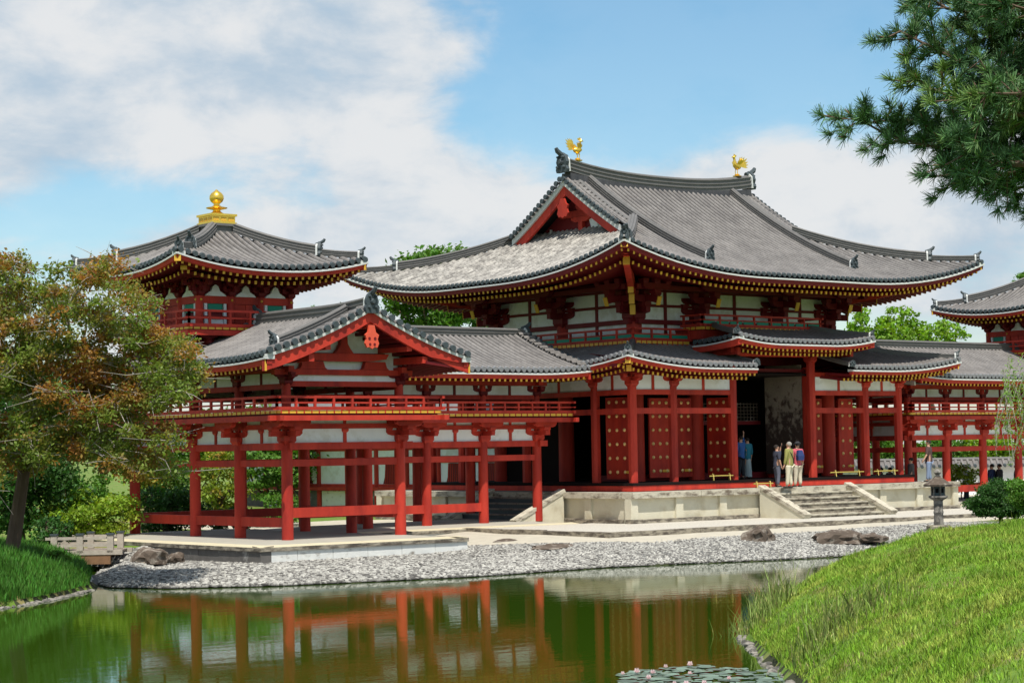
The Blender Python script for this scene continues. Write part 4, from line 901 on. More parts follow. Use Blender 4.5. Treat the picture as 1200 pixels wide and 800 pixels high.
    fb = MB(); fb.box(cx_-.43, cx_+.43, fy-.43, fy+.43, 8.70, 9.0); fb.box(cx_-.47, cx_+.47, fy-.47, fy+.47, 8.70, 8.75); fb.box(cx_-.48, cx_+.48, fy-.48, fy+.48, 8.95, 9.02)
    fo = fb.build('finial_base', M['goldmetal'], tw)
    for sd, P0 in (('f', lambda s: (cx_+s, fy-.435)), ('l', lambda s: (cx_-.435, fy+s))):
        for k in (-.28, 0, .28):
            x_, y_ = P0(k); MB().box(x_-(.1 if sd == 'f' else .006), x_+(.1 if sd == 'f' else .006), y_-(.006 if sd == 'f' else .1), y_+(.006 if sd == 'f' else .1), 8.79, 8.91).build('inlay', M['gold'], fo)
    MB().lathe([(.26, 0), (.28, .03), (.2, .06), (.12, .12), (.13, .16), (.34, .21), (.35, .23), (.17, .27), (.10, .32), (.10, .36), (.19, .43), (.235, .52), (.23, .62), (.17, .71), (.07, .78), (.02, .83)], 20, x=cx_, y=fy, z=9.02).build('finial_jewel', M['goldmetal'], tw, smooth=True)
    MIR = False
wing(False); wing(True)

# ------------------------------------------------------------------ rear corridor behind the hall
tl = thing('rear_corridor', (7.1, 22, -1.4), 'raised rear corridor with white panels and red lattice windows seen through the open columns', 'corridor')
tys = [13.7+2.35*i for i in range(10)]
MB().box(5.0, 9.2, 13.5, 35.1, -.52, -.36).build('floor_deck', M['red'], tl)
for x_, sg in ((5.3, -1), (8.9, 1)):
    for i, y_ in enumerate(tys): MB().cyl(x_, y_, -1.45, 2.4, .14, .14, 10).build('column', M['red'], tl, smooth=True)
    for i, (a, b) in enumerate(zip(tys[:-1], tys[1:])):
        bxx = lambda a_, b_, o0, o1, z0, z1: MB().box(min(x_+sg*o0, x_+sg*o1), max(x_+sg*o0, x_+sg*o1), a_, b_, z0, z1)
        bxx(a+.1, b-.1, -.06, .06, .72, .86).build('tie_beam', M['red'], tl); bxx(a+.1, b-.1, -.061, .061, 1.3, 1.5).build('tie_beam', M['red'], tl)
        bxx(a+.1, b-.1, -.02, .02, .86, 1.3).build('plaster_panel', M['white'], tl)
        bxx(a+.1, b-.1, -.06, .06, -.36, -.22).build('sill_beam', M['red'], tl)
        bxx(a+.12, b-.12, -.03, .01, -.22, .72).build('plaster_panel', M['white'], tl)
        if i % 3 != 2:
            m_ = (a+b)/2; k = MB()
            P_ = [(x_+sg*.012, m_-.62, -.21), (x_+sg*.012, m_+.62, -.21), (x_+sg*.012, m_+.50, .1), (x_+sg*.012, m_+.45, .70), (x_+sg*.012, m_-.45, .70), (x_+sg*.012, m_-.50, .1)]
            k.poly(P_, (sg, 0, 0), .05); wn = k.build('lattice_window', M['shadered'], tl)
            for j in range(7): MB().box(x_+sg*.062-.012, x_+sg*.062+.012, m_-.42+j*.14-.02, m_-.42+j*.14+.02, -.2, .68).build('lattice_bar', M['red'], wn)
        bxx(a+.2, b-.2, -.02, .02, -1.4, -.55).build('underfloor_wall', M['greywall'] if i % 2 else M['mosswall'], tl)
MB().poly([(4.0, 13.6, 2.5), (7.1, 13.6, 3.9), (10.2, 13.6, 2.5), (10.2, 13.6, 2.35), (4.0, 13.6, 2.35)], (0, 1, 0), 21.6).build('roof', M['tile'], tl)
# ------------------------------------------------------------------ ground, pond, banks
YAW = .682; FH = np.array([math.sin(YAW), math.cos(YAW)]); RH = np.array([math.cos(YAW), -math.sin(YAW)])
def spot(px, py, d):      # a point d metres ahead of the viewer on the ray through (px, py): used once, to read positions off the photograph
    v = FW+RT*((px-600)/2433.25)+UP*((400-py)/2433.25); h = v.x*FH[0]+v.y*FH[1]; return tuple(CAM+v*(d/h))
def G(s, d): v = np.array([CAM.x, CAM.y])+RH*s+FH*d; return float(v[0]), float(v[1])    # ground frame along the line of sight of the pond
WZ = -2.08
shoreF = [G(*p) for p in ((-12.1, 61), (-11.6, 57.5), (-10.85, 54.2), (-10.3, 52.9))]+[(-23.5, -8.4), (-21.2, -9.9), (-18.4, -10.6), (-15.8, -11.1), (-11.2, -10.9), (-8.1, -11.5), (-6.0, -12.2), (-3.2, -12.6), (-1.1, -12.5), (.9, -13.6)]
bankR = [G(*p) for p in ((11.2, 57), (9.5, 54), (7.6, 48.5), (5.6, 42), (4.35, 38.5), (3.95, 35.5), (3.85, 31), (3.9, 28), (3.6, 20), (3.2, 13))]
near = [G(*p) for p in ((0, 10), (-30, 10), (-34, 36))]
bankL = [G(*p) for p in ((-22, 41), (-14, 43.5), (-11.6, 45.5), (-10.9, 48.5), (-10.65, 52.0), (-11.1, 54.5), (-12.0, 58), (-12.7, 61))]
poly = [('G', p) for p in shoreF]+[('R', p) for p in bankR]+[('N', p) for p in near]+[('L', p) for p in bankL]
PTS = np.array([p for _, p in poly]); TY = [t for t, _ in poly]
def seg_d(X, Y, a, b):
    ab = b-a; t = np.clip(((X-a[0])*ab[0]+(Y-a[1])*ab[1])/(ab@ab), 0, 1); return np.hypot(X-a[0]-t*ab[0], Y-a[1]-t*ab[1])
def smooth01(x): x = np.clip(x, 0, 1); return x*x*(3-2*x)
def terrain(X, Y):
    X = np.asarray(X, float); Y = np.asarray(Y, float)
    dd = {'G': np.full(X.shape, 1e3), 'R': np.full(X.shape, 1e3), 'L': np.full(X.shape, 1e3)}; inside = np.zeros(X.shape, bool); n = len(PTS)
    for i in range(n):
        a, b = PTS[i], PTS[(i+1) % n]; t = TY[i] if TY[i] != 'N' else ('R' if i < n-1 and TY[i-1] == 'R' else 'L')
        if TY[i] == 'N' and TY[(i+1) % n] == 'L': t = 'L'
        dd[t] = np.minimum(dd[t], seg_d(X, Y, a, b))
        c = ((a[1] > Y) != (b[1] > Y)) & (X < (b[0]-a[0])*(Y-a[1])/((b[1]-a[1]) or 1e-9)+a[0]); inside ^= c
    dm = np.minimum(np.minimum(dd['G'], dd['R']), dd['L'])
    dep = (X-CAM.x)*FH[0]+(Y-CAM.y)*FH[1]; sid = (X-CAM.x)*RH[0]+(Y-CAM.y)*RH[1]
    wob = .06*np.sin(X*1.7+Y*.9)+.05*np.sin(X*.8-Y*1.9+1)
    hG = .03+(.26+.33*smooth01((X+13.5)/7))*(1-np.exp(-dd['G']/2.0))
    aR = 1.93-1.38*smooth01((dep-40.5)/11)
    hR = aR*(1-np.exp(-(dd['R']+.05)/2.3))+wob*np.clip(dd['R'], 0, 1)+.10
    hL = .15+1.45*(1-np.exp(-dd['L']/1.9))-.75*smooth01((dep-60)/8)+wob*np.clip(dd['L'], 0, 1)
    wG, wR, wL = dd['G']**-3., dd['R']**-3., dd['L']**-3.*smooth01((-sid-10.1)/1.0)+1e-12
    h = (hG*wG+hR*wR+hL*wL)/(wG+wR+wL)
    z = np.where(inside, WZ-.05-np.minimum(.9, .3*dm), WZ+h)
    # behind the buildings: a mown knoll on the left
    kn = 2.4*np.exp(-(((X+14)/9)**2+((Y-30)/8)**2)); z = np.where(inside, z, z+kn)
    return z, inside, dd, dep, sid
def grid(x0, x1, y0, y1, st):
    xs = np.arange(x0, x1+st/2, st); ys = np.arange(y0, y1+st/2, st); X, Y = np.meshgrid(xs, ys); return xs, ys, X, Y
xs = np.concatenate([np.array([-3000, -1200, -500, -250, -140, -100, -80]), np.arange(-66, 50.1, .4), np.array([60, 80, 110, 160, 300, 600, 1300, 3200])])
ys = np.concatenate([np.array([-2500, -900, -400, -200, -120, -90]), np.arange(-66, 40.1, .4), np.array([46, 54, 66, 90, 130, 200, 400, 900, 3200])])
X, Y = np.meshgrid(xs, ys); Z, ins, dd, dep, sid = terrain(X, Y)
far = (X < -66) | (X > 50) | (Y < -66) | (Y > 40); Z = np.where(far & ~ins, -1.5, Z)
V = np.stack([X.ravel(), Y.ravel(), Z.ravel()], 1); nx, ny = len(xs), len(ys)
I = (np.arange(ny-1)[:, None]*nx+np.arange(nx-1)[None, :]).ravel(); F = np.stack([I, I+1, I+1+nx, I+nx], 1)
cxm = V[F].mean(1); zz, ii, d2, dp2, sd2 = terrain(cxm[:, 0], cxm[:, 1])
gm = np.zeros(len(F), int)     # 0 grass, 1 pebbles, 2 pale sand, 3 pond bed
gravel = (d2['G'] < d2['R']*1.0) & ((d2['G'] < d2['L']*1.0+.3) | (sd2 > -10.4)) & ~ii
gravel &= (d2['G'] < 9.5) & (cxm[:, 1] < 1.0); gravel &= cxm[:, 0] < 8; gm[gravel] = 1
sand = gravel & (cxm[:, 1] > np.maximum(-8.6, -3.4-(cxm[:, 0]+11.3)*1.25)) & (cxm[:, 0] > -11.2); gm[sand] = 2
court = (~ii) & (cxm[:, 1] > np.maximum(-8.6, -3.4-(cxm[:, 0]+11.3)*1.25)) & (cxm[:, 0] > -10.6) & (cxm[:, 0] < 60) & (cxm[:, 1] < 14); gm[court & (d2['R'] > 8)] = 2
gm[ii] = 3
GR = mat('grass_ground', (.11, .19, .018), .95, var=.4, vscale=2.5, col2=(.20, .17, .06), c2scale=1.1, bump=.6, bscale=8)
PB = mat('pebble_bed', (.12, .12, .11), .95, var=.6, vscale=9, bump=1, bscale=14)
SD = mat('pale_sand', (.47, .43, .34), .95, var=.22, vscale=3, bump=.3, bscale=50)
BD = mat('pond_bed', (.03, .035, .01), .95)
me = bulk('ground', V, F, [GR, PB, SD, BD], gm, smooth=True)
gro = bpy.data.objects.new('ground', me); COL.objects.link(gro); tag(gro, 'ground around the pond: mown grass, pebble shore and pale sand', None, kind='structure')
# water
wm = bpy.data.materials.new('pond_water'); wm.use_nodes = True; t = wm.node_tree; b = t.nodes['Principled BSDF']
b.inputs['Base Color'].default_value = (.030, .066, .004, 1); b.inputs['Roughness'].default_value = .015; b.inputs['IOR'].default_value = 1.34; b.inputs['Specular IOR Level'].default_value = .58; b.inputs['Specular Tint'].default_value = (.93, .92, .70, 1)
g = N(t, 'ShaderNodeNewGeometry'); mpw = N(t, 'ShaderNodeMapping'); mpw.inputs['Rotation'].default_value = (0, 0, .682); mpw.inputs['Scale'].default_value = (.9, 2.6, 1); t.links.new(g.outputs['Position'], mpw.inputs[0])
a1 = N(t, 'ShaderNodeTexNoise', inp={'Scale': 1.1, 'Detail': 5, 'Roughness': .55}); t.links.new(mpw.outputs[0], a1.inputs['Vector'])
a2 = N(t, 'ShaderNodeTexNoise', inp={'Scale': 6.0, 'Detail': 3}); t.links.new(mpw.outputs[0], a2.inputs['Vector'])
bp = N(t, 'ShaderNodeBump', inp={'Strength': .20, 'Distance': .010}); t.links.new(math_node(t, 'MULTIPLY_ADD', a2.outputs[0], .12, a1.outputs[0]), bp.inputs['Height']); t.links.new(bp.outputs[0], b.inputs['Normal'])
wv = np.array([(-90, -75, WZ), (30, -75, WZ), (30, 2, WZ), (-90, 2, WZ)]); wme = bulk('pond_water', wv, np.array([[0, 1, 2, 3]]), wm)
wo = bpy.data.objects.new('pond_water', wme); COL.objects.link(wo); tag(wo, 'still green pond water reflecting the red buildings', None, kind='structure')

def gz(x, y): return float(terrain(np.array([x]), np.array([y]))[0][0])
# ---- kerb terrace in front of the hall: raised strip of pale gravel behind a row of kerb stones
tr = thing('kerb_terrace', (5, -5, -1.5), 'low weathered stone kerb holding a strip of white gravel before the hall', 'kerb')
kx0, ky0, kx1 = -7.2, -6.75, 27.0
MB().box(kx0+.25, kx1, ky0+.25, .35, -1.75, -1.36).build('gravel_fill', mat('white_gravel', (.50, .47, .40), .95, var=.6, vscale=14, bump=1, bscale=30), tr)
rnd = random.Random(3); x = kx0
while x < kx1:
    l_ = rnd.uniform(.7, 1.7); MB().box(x+.01, min(kx1, x+l_), ky0+rnd.uniform(0, .03), ky0+.27, -1.78, -1.33+rnd.uniform(-.012, .012)).build('kerb_stone', M['stain'], tr); x += l_
y = ky0+.3
while y < .0:
    l_ = rnd.uniform(.7, 1.6); MB().box(kx0+rnd.uniform(0, .03), kx0+.27, y+.01, y+l_, -1.78, -1.335+rnd.uniform(-.012, .012)).build('kerb_stone', M['stain'], tr); y += l_

# ---- pebbles on the shore, thousands: one mesh of small uneven stones
def stones(n, pts, smin, smax, seed, fac=1):
    rg = np.random.default_rng(seed); n = len(pts)
    base = np.array([(-1, -.6, 0), (.2, -1, 0), (1, -.3, 0), (.8, .7, 0), (-.2, 1, 0), (-.9, .6, 0), (-.5, -.3, 1), (.4, -.4, 1.05), (.5, .4, .95), (-.4, .5, 1)], float)
    fc = [(0, 1, 7, 6), (1, 2, 7, 7), (2, 3, 8, 7), (3, 4, 9, 8), (4, 5, 9, 9), (5, 0, 6, 9), (6, 7, 8, 9)]
    tri = []
    for f in fc:
        f = list(dict.fromkeys(f)); tri += [(f[0], f[i], f[i+1]) for i in range(1, len(f)-1)]
    tri = np.array(tri); ang = rg.uniform(0, 2*PI, n); sx_ = rg.uniform(smin, smax, n)*fac; sy_ = sx_*rg.uniform(.6, 1, n); sz_ = sx_*rg.uniform(.4, .8, n)
    b_ = base[None]*(1+rg.uniform(-.18, .18, (n, 10, 3))); bx_ = b_[:, :, 0]*sx_[:, None]; by_ = b_[:, :, 1]*sy_[:, None]; bz_ = b_[:, :, 2]*sz_[:, None]
    c_, s_ = np.cos(ang)[:, None], np.sin(ang)[:, None]
    P = np.stack([bx_*c_-by_*s_+pts[:, 0:1], bx_*s_+by_*c_+pts[:, 1:2], bz_+pts[:, 2:3]], 2).reshape(-1, 3)
    Fs = (tri[None]+np.arange(n)[:, None, None]*10).reshape(-1, 3); return P, Fs
PBM = mat('shore_pebble', (.27, .26, .235), .9, var=.35, vscale=.7, island=.78, spec=.2)
t_ = PBM.node_tree; b_ = t_.nodes['Principled BSDF']; src_ = b_.inputs['Base Color'].links[0].from_socket; gp_ = N(t_, 'ShaderNodeNewGeometry'); sp_ = N(t_, 'ShaderNodeSeparateXYZ'); t_.links.new(gp_.outputs['Position'], sp_.inputs[0])
wr_ = N(t_, 'ShaderNodeMapRange', inp={'From Min': WZ+.02, 'From Max': WZ+.075, 'To Min': .22, 'To Max': 1.0}); t_.links.new(sp_.outputs['Z'], wr_.inputs['Value']); hw_ = N(t_, 'ShaderNodeHueSaturation'); t_.links.new(src_, hw_.inputs['Color']); t_.links.new(wr_.outputs[0], hw_.inputs['Value']); t_.links.new(hw_.outputs[0], b_.inputs['Base Color'])     # stones at the waterline are wet and algae-dark
rg = np.random.default_rng(5); cand = np.stack([rg.uniform(-27, 7, 420000), rg.uniform(-14, 1.5, 420000)], 1)
z_, in_, d_, _, _sd = terrain(cand[:, 0], cand[:, 1])
inpod = (cand[:, 0] > -18.6) & (cand[:, 0] < -11.3) & (cand[:, 1] > -5.1)
inpod |= (cand[:, 0] > -11.4) & (cand[:, 1] > .3)
k = (~inpod) & ((~in_) | (d_['G'] < .35)) & (d_['G'] < d_['R']*1.05) & ((d_['G'] < d_['L']+.4) | (_sd > -10.4)) & ~((cand[:, 1] > np.maximum(-8.6, -3.4-(cand[:, 0]+11.3)*1.25)+rg.normal(0, .12, len(cand))) & (cand[:, 0] > -11.2))
pts = np.column_stack([cand[k], np.maximum(z_[k], WZ-.06)-.015])[:95000]
P, Fs = stones(len(pts), pts, .035, .085, 6, 1-.38*np.clip((pts[:, 0]+17)/9, 0, 1))
so_ = bpy.data.objects.new('shore_pebbles', bulk('shore_pebbles', P, Fs, PBM)); COL.objects.link(so_); tag(so_, 'grey rounded pebbles covering the shore between the plinths and the pond', 'pebbles', kind='stuff')

# ---- rocks
def rock(name, x, y, z, sx_, sy_, sz_, seed, label, cat='rock', m='rock', group=None, parent=None, sub=3):
    bm = bmesh.new(); bmesh.ops.create_icosphere(bm, subdivisions=sub, radius=1)
    for v in bm.verts:
        q = v.co.normalized(); n_ = noise.noise(q*1.3+Vector((seed*7.1, 0, 0)))*.45+noise.noise(q*3.1+Vector((0, seed*3.3, 0)))*.22+noise.noise(q*7+Vector((seed, 0, 0)))*.09
        v.co = Vector((q.x*sx_, q.y*sy_, max(q.z, -.3)*sz_))*(1+n_)
    me = bpy.data.meshes.new(name); bm.to_mesh(me); bm.free(); me.materials.append(M[m])
    o = put(name, me, parent, (x, y, z)); 
    return tag(o, label, cat, group) if label else o
rock('shore_rock', -3.9, -9.9, -1.62, .52, .45, .42, 1, 'rounded brown rock on the pebble edge left of the stone steps')
rock('shore_rock', -1.6, -11.0, -1.68, 1.05, .5, .32, 2.4, 'long flat brown rock, widest of those below the steps')
rock('shore_rock', -.75, -11.6, -1.70, .5, .35, .20, 3.7, 'small low rock at the right end of the long flat rock')
rock('shore_rock', -8.9, -4.0, -1.66, .75, .5, .14, 4.2, 'dark flat rock sunk in pebbles in front of the corridor plinth')
rock('shore_rock', -9.8, -7.2, -1.68, .8, .5, .12, 5.1, 'low brown rock lying in the pebbles right of the wing plinth')
rock('shore_rock', -20.3, -1.9, -1.70, .55, .5, .36, 6.3, 'large reddish-brown rock under the end of the wooden bridge')
rock('shore_rock', -19.3, -1.6, -1.76, .26, .22, .20, 7.3, 'smaller rock wedged between the bridge and the wing plinth')
# ---- pebbled edging along the right bank
ed = thing('bank_edging', (*G(3.9, 33), WZ), 'row of pale grey stones edging the foot of the right grass bank', 'stone edging')
rnd = random.Random(8)
for i in range(46):
    d_ = 26.5+i*.26; 
    s_ = np.interp(d_, [26, 28, 31, 35.5, 38.5], [3.85, 3.9, 3.85, 3.95, 4.35])-.05+rnd.uniform(-.08, .05); x, y = G(s_, d_); r_ = rnd.uniform(.05, .11)
    rock('edging_stone', x, y, WZ-.01, r_*1.3, r_, r_*.8, rnd.uniform(0, 50), None, None, 'lantern', None, ed, 2)
for i in range(40):
    d_ = 43.5+i*.25; s_ = np.interp(d_, [41, 43.5, 45.5, 48.5, 52.2], [-15, -14, -11.6, -10.9, -10.6])+.05; x, y = G(s_, d_); r_ = rnd.uniform(.08, .14)
el = thing('bank_edging', (*G(-11, 47), WZ), 'thin line of dark stones at the waterline of the left grass bank', 'stone edging')
for i in range(36):
    d_ = 43.6+i*.24; s_ = np.interp(d_, [41, 43.5, 45.5, 48.5, 52.2], [-15, -14, -11.6, -10.9, -10.6])+.03; x, y = G(s_, d_); r_ = rnd.uniform(.08, .13)
    rock('edging_stone', x, y, WZ-.02, r_*1.3, r_, r_*.6, rnd.uniform(0, 50), None, None, 'lantern', None, el, 2)

# ---- grass blades
def blades(pts, hmin, hmax, wd, seed, lean=.5, spread=None):
    rg = np.random.default_rng(seed); n = len(pts); a = rg.uniform(0, 2*PI, n); h = rg.uniform(hmin, hmax, n); b = rg.uniform(0, 2*PI, n); ln = rg.uniform(.1, lean, n)*h
    t = np.stack([np.cos(a), np.sin(a), np.zeros(n)], 1)*(wd*rg.uniform(.6, 1.3, n)/2)[:, None]; ld = np.stack([np.cos(b), np.sin(b), np.zeros(n)], 1)*ln[:, None]; up = np.zeros((n, 3)); up[:, 2] = h
    hn = np.clip(1+.28*np.sin(pts[:, 0]*2.1+2.3*np.sin(pts[:, 1]*.7))+.25*np.sin(pts[:, 1]*3.3+2*np.sin(pts[:, 0]*1.1))+rg.normal(0, .25, n), .3, 2); up[:, 2] *= hn; ld *= hn[:, None]
    p0, p1 = pts-t, pts+t; p2, p3 = pts+ld*.35+up*.6+t*.6, pts+ld*.35+up*.6-t*.6; p4 = pts+ld+up
    P = np.stack([p0, p1, p2, p3, p4], 1).reshape(-1, 3); o = np.arange(n)[:, None]*5
    F3 = np.concatenate([o+np.array([[0, 1, 2]]), o+np.array([[0, 2, 3]]), o+np.array([[3, 2, 4]])], 0); return P, F3
GB = mat('grass_blade', (.16, .29, .018), .6, var=.65, vscale=1.3, island=.5, col2=(.30, .35, .055), c2scale=1.5, c2lo=.42, c2hi=.66, spec=.25)
def scatter(n, srange, drange, seed, cond):
    rg = np.random.default_rng(seed); s = rg.uniform(*srange, n); d = drange[0]+(drange[1]-drange[0])*rg.uniform(0, 1, n); x = CAM.x+RH[0]*s+FH[0]*d; y = CAM.y+RH[1]*s+FH[1]*d
    z, i_, dd_, _, _ = terrain(x, y); k = cond(x, y, z, i_, dd_, d, s) & ~i_; return np.column_stack([x, y, z-.01])[k]
pR = scatter(900000, (2.6, 15.5), (12, 57), 21, lambda x, y, z, i_, dd_, d, s: (dd_['R'] < dd_['G']*.95) & (s < d*.262+3.0) & (np.random.default_rng(2).uniform(0, 1, len(s)) < .35+.65*(d > 22)))
P, Fs = blades(pR, .03, .09, .014, 22, .9)
pw = pR[np.random.default_rng(77).uniform(0, 1, len(pR)) < .022]; P2, F2 = blades(pw, .08, .20, .012, 24, .7); Fs = np.concatenate([Fs, F2+len(P)]); P = np.concatenate([P, P2])     # taller stalks standing out of the turf
o = bpy.data.objects.new('bank_grass', bulk('bank_grass', P, Fs, GB)); COL.objects.link(o); tag(o, 'bright green mown grass on the sloping bank at lower right', 'grass', kind='stuff')
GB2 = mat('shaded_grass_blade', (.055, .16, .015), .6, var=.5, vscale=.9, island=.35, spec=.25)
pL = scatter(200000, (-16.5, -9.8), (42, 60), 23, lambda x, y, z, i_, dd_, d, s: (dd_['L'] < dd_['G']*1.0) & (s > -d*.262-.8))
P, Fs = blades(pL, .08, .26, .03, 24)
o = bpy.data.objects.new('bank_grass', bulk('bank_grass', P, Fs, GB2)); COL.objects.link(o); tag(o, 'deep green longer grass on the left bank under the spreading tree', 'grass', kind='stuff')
# long tufts near the water on the right bank
tg = random.Random(4)
TFM = mat('tall_grass_blade', (.16, .22, .04), .6, var=.4, vscale=3, island=.5, col2=(.36, .33, .12), c2scale=6, c2lo=.55, c2hi=.62)
for i, (s_, d_, nn, hh) in enumerate(((4.15, 36.2, 420, .42), (4.5, 37.4, 420, .5), (4.9, 39.2, 160, .3), (4.55, 33.0, 140, .2), (4.6, 30.3, 420, .38), (5.2, 30.0, 260, .3), (4.2, 29.3, 200, .26))):
    pp = np.array([(*G(s_+tg.gauss(0, .28), d_+tg.gauss(0, .5)), 0) for _ in range(nn)]); pp[:, 2] = terrain(pp[:, 0], pp[:, 1])[0]-.02
    pp = pp-np.array([*G(s_, d_), gz(*G(s_, d_))]); P, Fs = blades(pp, hh*.5, hh, .022, 50+i, .6)
    o = put('grass_tuft', bulk('grass_tuft', P, Fs, TFM), None, (*G(s_, d_), gz(*G(s_, d_))))
    tag(o, ['tall green tuft hanging over the water at the left tip of the bank', 'tall tuft with pale seed heads behind the tip of the bank', 'loose grass tuft further up the bank edge', 'short tuft above the stone edging', 'long straw-coloured tuft near the bottom edge of the photo', 'broad tuft of pale blades right of the straw-coloured one', 'small tuft beside the lowest edging stones'][i], 'grass tuft', 'long grass tufts on the right bank', 'stuff')
# ------------------------------------------------------------------ phoenix statues on the ridge
def statue(x, z, face, label):
    st = thing('phoenix_statue', (x, Dh/2, z), label, 'statue', 'gold phoenixes on the roof ridge'); y = Dh/2; f = face; st.scale = (.87, .87, .87)
    MB().lathe([(.20, 0), (.22, .03), (.10, .07), (.13, .10), (.05, .13)], 12, x=x, y=y, z=z).build('perch', M['goldmetal'], st, smooth=True)
    for o_ in (-.07, .07): MB().tube([(x+f*.03, y+o_, z+.1), (x+f*.05, y+o_, z+.25), (x-f*.02, y+o_, z+.42)], [.018, .02, .05], 6).build('leg', M['goldmetal'], st, smooth=True)
    b = MB(); b.tube([(x-f*.24, y, z+.50), (x-f*.16, y, z+.48), (x-f*.02, y, z+.47), (x+f*.12, y, z+.55), (x+f*.17, y, z+.66), (x+f*.15, y, z+.78), (x+f*.18, y, z+.88), (x+f*.22, y, z+.93), (x+f*.26, y, z+.92)], [.05, .11, .16, .13, .085, .06, .06, .065, .02], 12)
    b.tube([(x+f*.25, y, z+.93), (x+f*.33, y, z+.90), (x+f*.34, y, z+.87)], [.03, .018, .004], 6); b.build('body', M['goldmetal'], st, smooth=True)
    c = MB()
    for i in range(4): c.poly([(x+f*(.20-.03*i), y, z+.97-.01*i), (x+f*(.18-.05*i), y, z+1.08-.02*i), (x+f*(.15-.05*i), y, z+1.04-.02*i), (x+f*(.17-.03*i), y, z+.95-.01*i)], (0, 1, 0), .02)
    c.build('crest', M['goldmetal'], st)
    for sg in (-1, 1):
        w_ = MB()
        for i in range(6):
            a = 2.35-.28*i if f > 0 else PI-(2.35-.28*i); l_ = .42-.035*i; x0, z0_ = x-f*.0, z+.52; t = Vector((math.cos(a), sg*.45, math.sin(a))).normalized()
            p0 = Vector((x0, y+sg*.10, z0_)); n_ = Vector((-t.z, 0, t.x)).normalized(); w_.poly([p0-n_*.03, p0+t*l_*.6-n_*.045, p0+t*l_, p0+t*l_*.6+n_*.045, p0+n_*.03], (0, 1, 0), .012)
        w_.build('wing', M['goldmetal'], st)
    for i in range(7):
        a = R(62+17*i); l_ = .46+.06*(3-abs(i-3)); t = Vector((-f*math.sin(a), (i-3)*.06, -math.cos(a)+.35)).normalized(); p0 = Vector((x-f*.2, y, z+.52)); n_ = Vector((t.z, 0, -t.x)).normalized()
        MB().poly([p0-n_*.03, p0+t*l_*.7-n_*.05, p0+t*l_*.9-n_*.02, p0+t*l_, p0+t*l_*.9+n_*.02, p0+t*l_*.7+n_*.05, p0+n_*.03], (0, 1, 0), .015).build('tail_feather', M['goldmetal'], st)
statue(2.80, 12.33, 1, 'gold phoenix statue at the left end of the roof ridge, facing right')
statue(11.50, 12.33, -1, 'gold phoenix statue at the right end of the roof ridge, facing left')

# ------------------------------------------------------------------ bamboo barriers lying across the deck openings
def barrier(x0, x1, y, z, label, yy=None):
    t = thing('bamboo_barrier', ((x0+x1)/2, y, z), label, 'barrier', 'low bamboo barriers on the hall deck'); yy = yy if yy is not None else y
    MB().tube([(x0, y, z+.16), ((x0+x1)/2, (y+yy)/2, z+.165), (x1, yy, z+.16)], .024, 7).build('rail', M['bamboo'], t, smooth=True)
    for k in (.15, .85):
        x_, y_ = x0+(x1-x0)*k, y+(yy-y)*k
        MB().tube([(x_-.1, y_-.14, z), (x_+.05, y_+.03, z+.24)], .015, 6).build('leg', M['bamboo'], t, smooth=True); MB().tube([(x_+.1, y_+.14, z), (x_-.05, y_-.03, z+.24)], .015, 6).build('leg', M['bamboo'], t, smooth=True)
barrier(3.55, 4.75, -.2, 0, 'short yellow bamboo barrier on the deck left of the main doorway')
barrier(5.0, 6.0, -1.0, -.31, 'yellow bamboo barrier on the stone platform at the top left of the steps')
barrier(10.0, 11.9, -.2, 0, 'yellow bamboo barrier on the deck just right of the main doorway')
barrier(12.5, 13.9, -.2, 0, 'yellow bamboo barrier at the far right end of the deck')

# ------------------------------------------------------------------ wooden bridge on the left
def lbox(mb, s0, s1, d0, d1, z0, z1, mi=0):
    c = [(*G(s0, d0),), (*G(s1, d0),), (*G(s1, d1),), (*G(s0, d1),)]
    mb.hexa([(x, y, z0) for x, y in c], [(x, y, z1) for x, y in c], mi); return mb
bs0, bs1, bd = -13.6, -11.62, 60.3; bz = -1.48
br = thing('wooden_bridge', (*G(-12.5, 61), bz-.3), 'small weathered grey wooden footbridge with low rails by the left bank', 'bridge')
brown = mat('brown_bridge_timber', (.22, .12, .06), .85, var=.3, vscale=5, bump=.3)
for k in range(12): lbox(MB(), bs0+k*.175, bs0+k*.175+.165, bd, bd+1.6, bz-.05, bz).build('deck_plank', M['wood'], br)
lightwood = mat('bleached_grey_timber', (.42, .37, .30), .85, var=.25, vscale=6, bump=.3, bscale=20)
for dd_ in (bd-.04, bd+1.5):
    lbox(MB(), bs0, bs1+.25, dd_, dd_+.14, bz-.11, bz+.015).build('edge_board', lightwood, br)
    lbox(MB(), bs0, bs1-.1, dd_+.02, dd_+.16, bz-.38, bz-.115).build('girder', brown, br)
    for s_ in (bs0+.25, bs0+1.0, bs1-.10):
        p_ = lbox(MB(), s_-.09, s_+.09, dd_, dd_+.16, bz-.05, bz+.46).build('post', lightwood, br); lbox(MB(), s_-.11, s_+.11, dd_-.02, dd_+.18, bz+.46, bz+.51).build('post_cap', M['blackstone'], p_)
    lbox(MB(), bs0, bs1-.1, dd_+.03, dd_+.13, bz+.33, bz+.41).build('top_rail', lightwood, br); lbox(MB(), bs0, bs1-.1, dd_+.04, dd_+.12, bz+.12, bz+.20).build('lower_rail', lightwood, br)

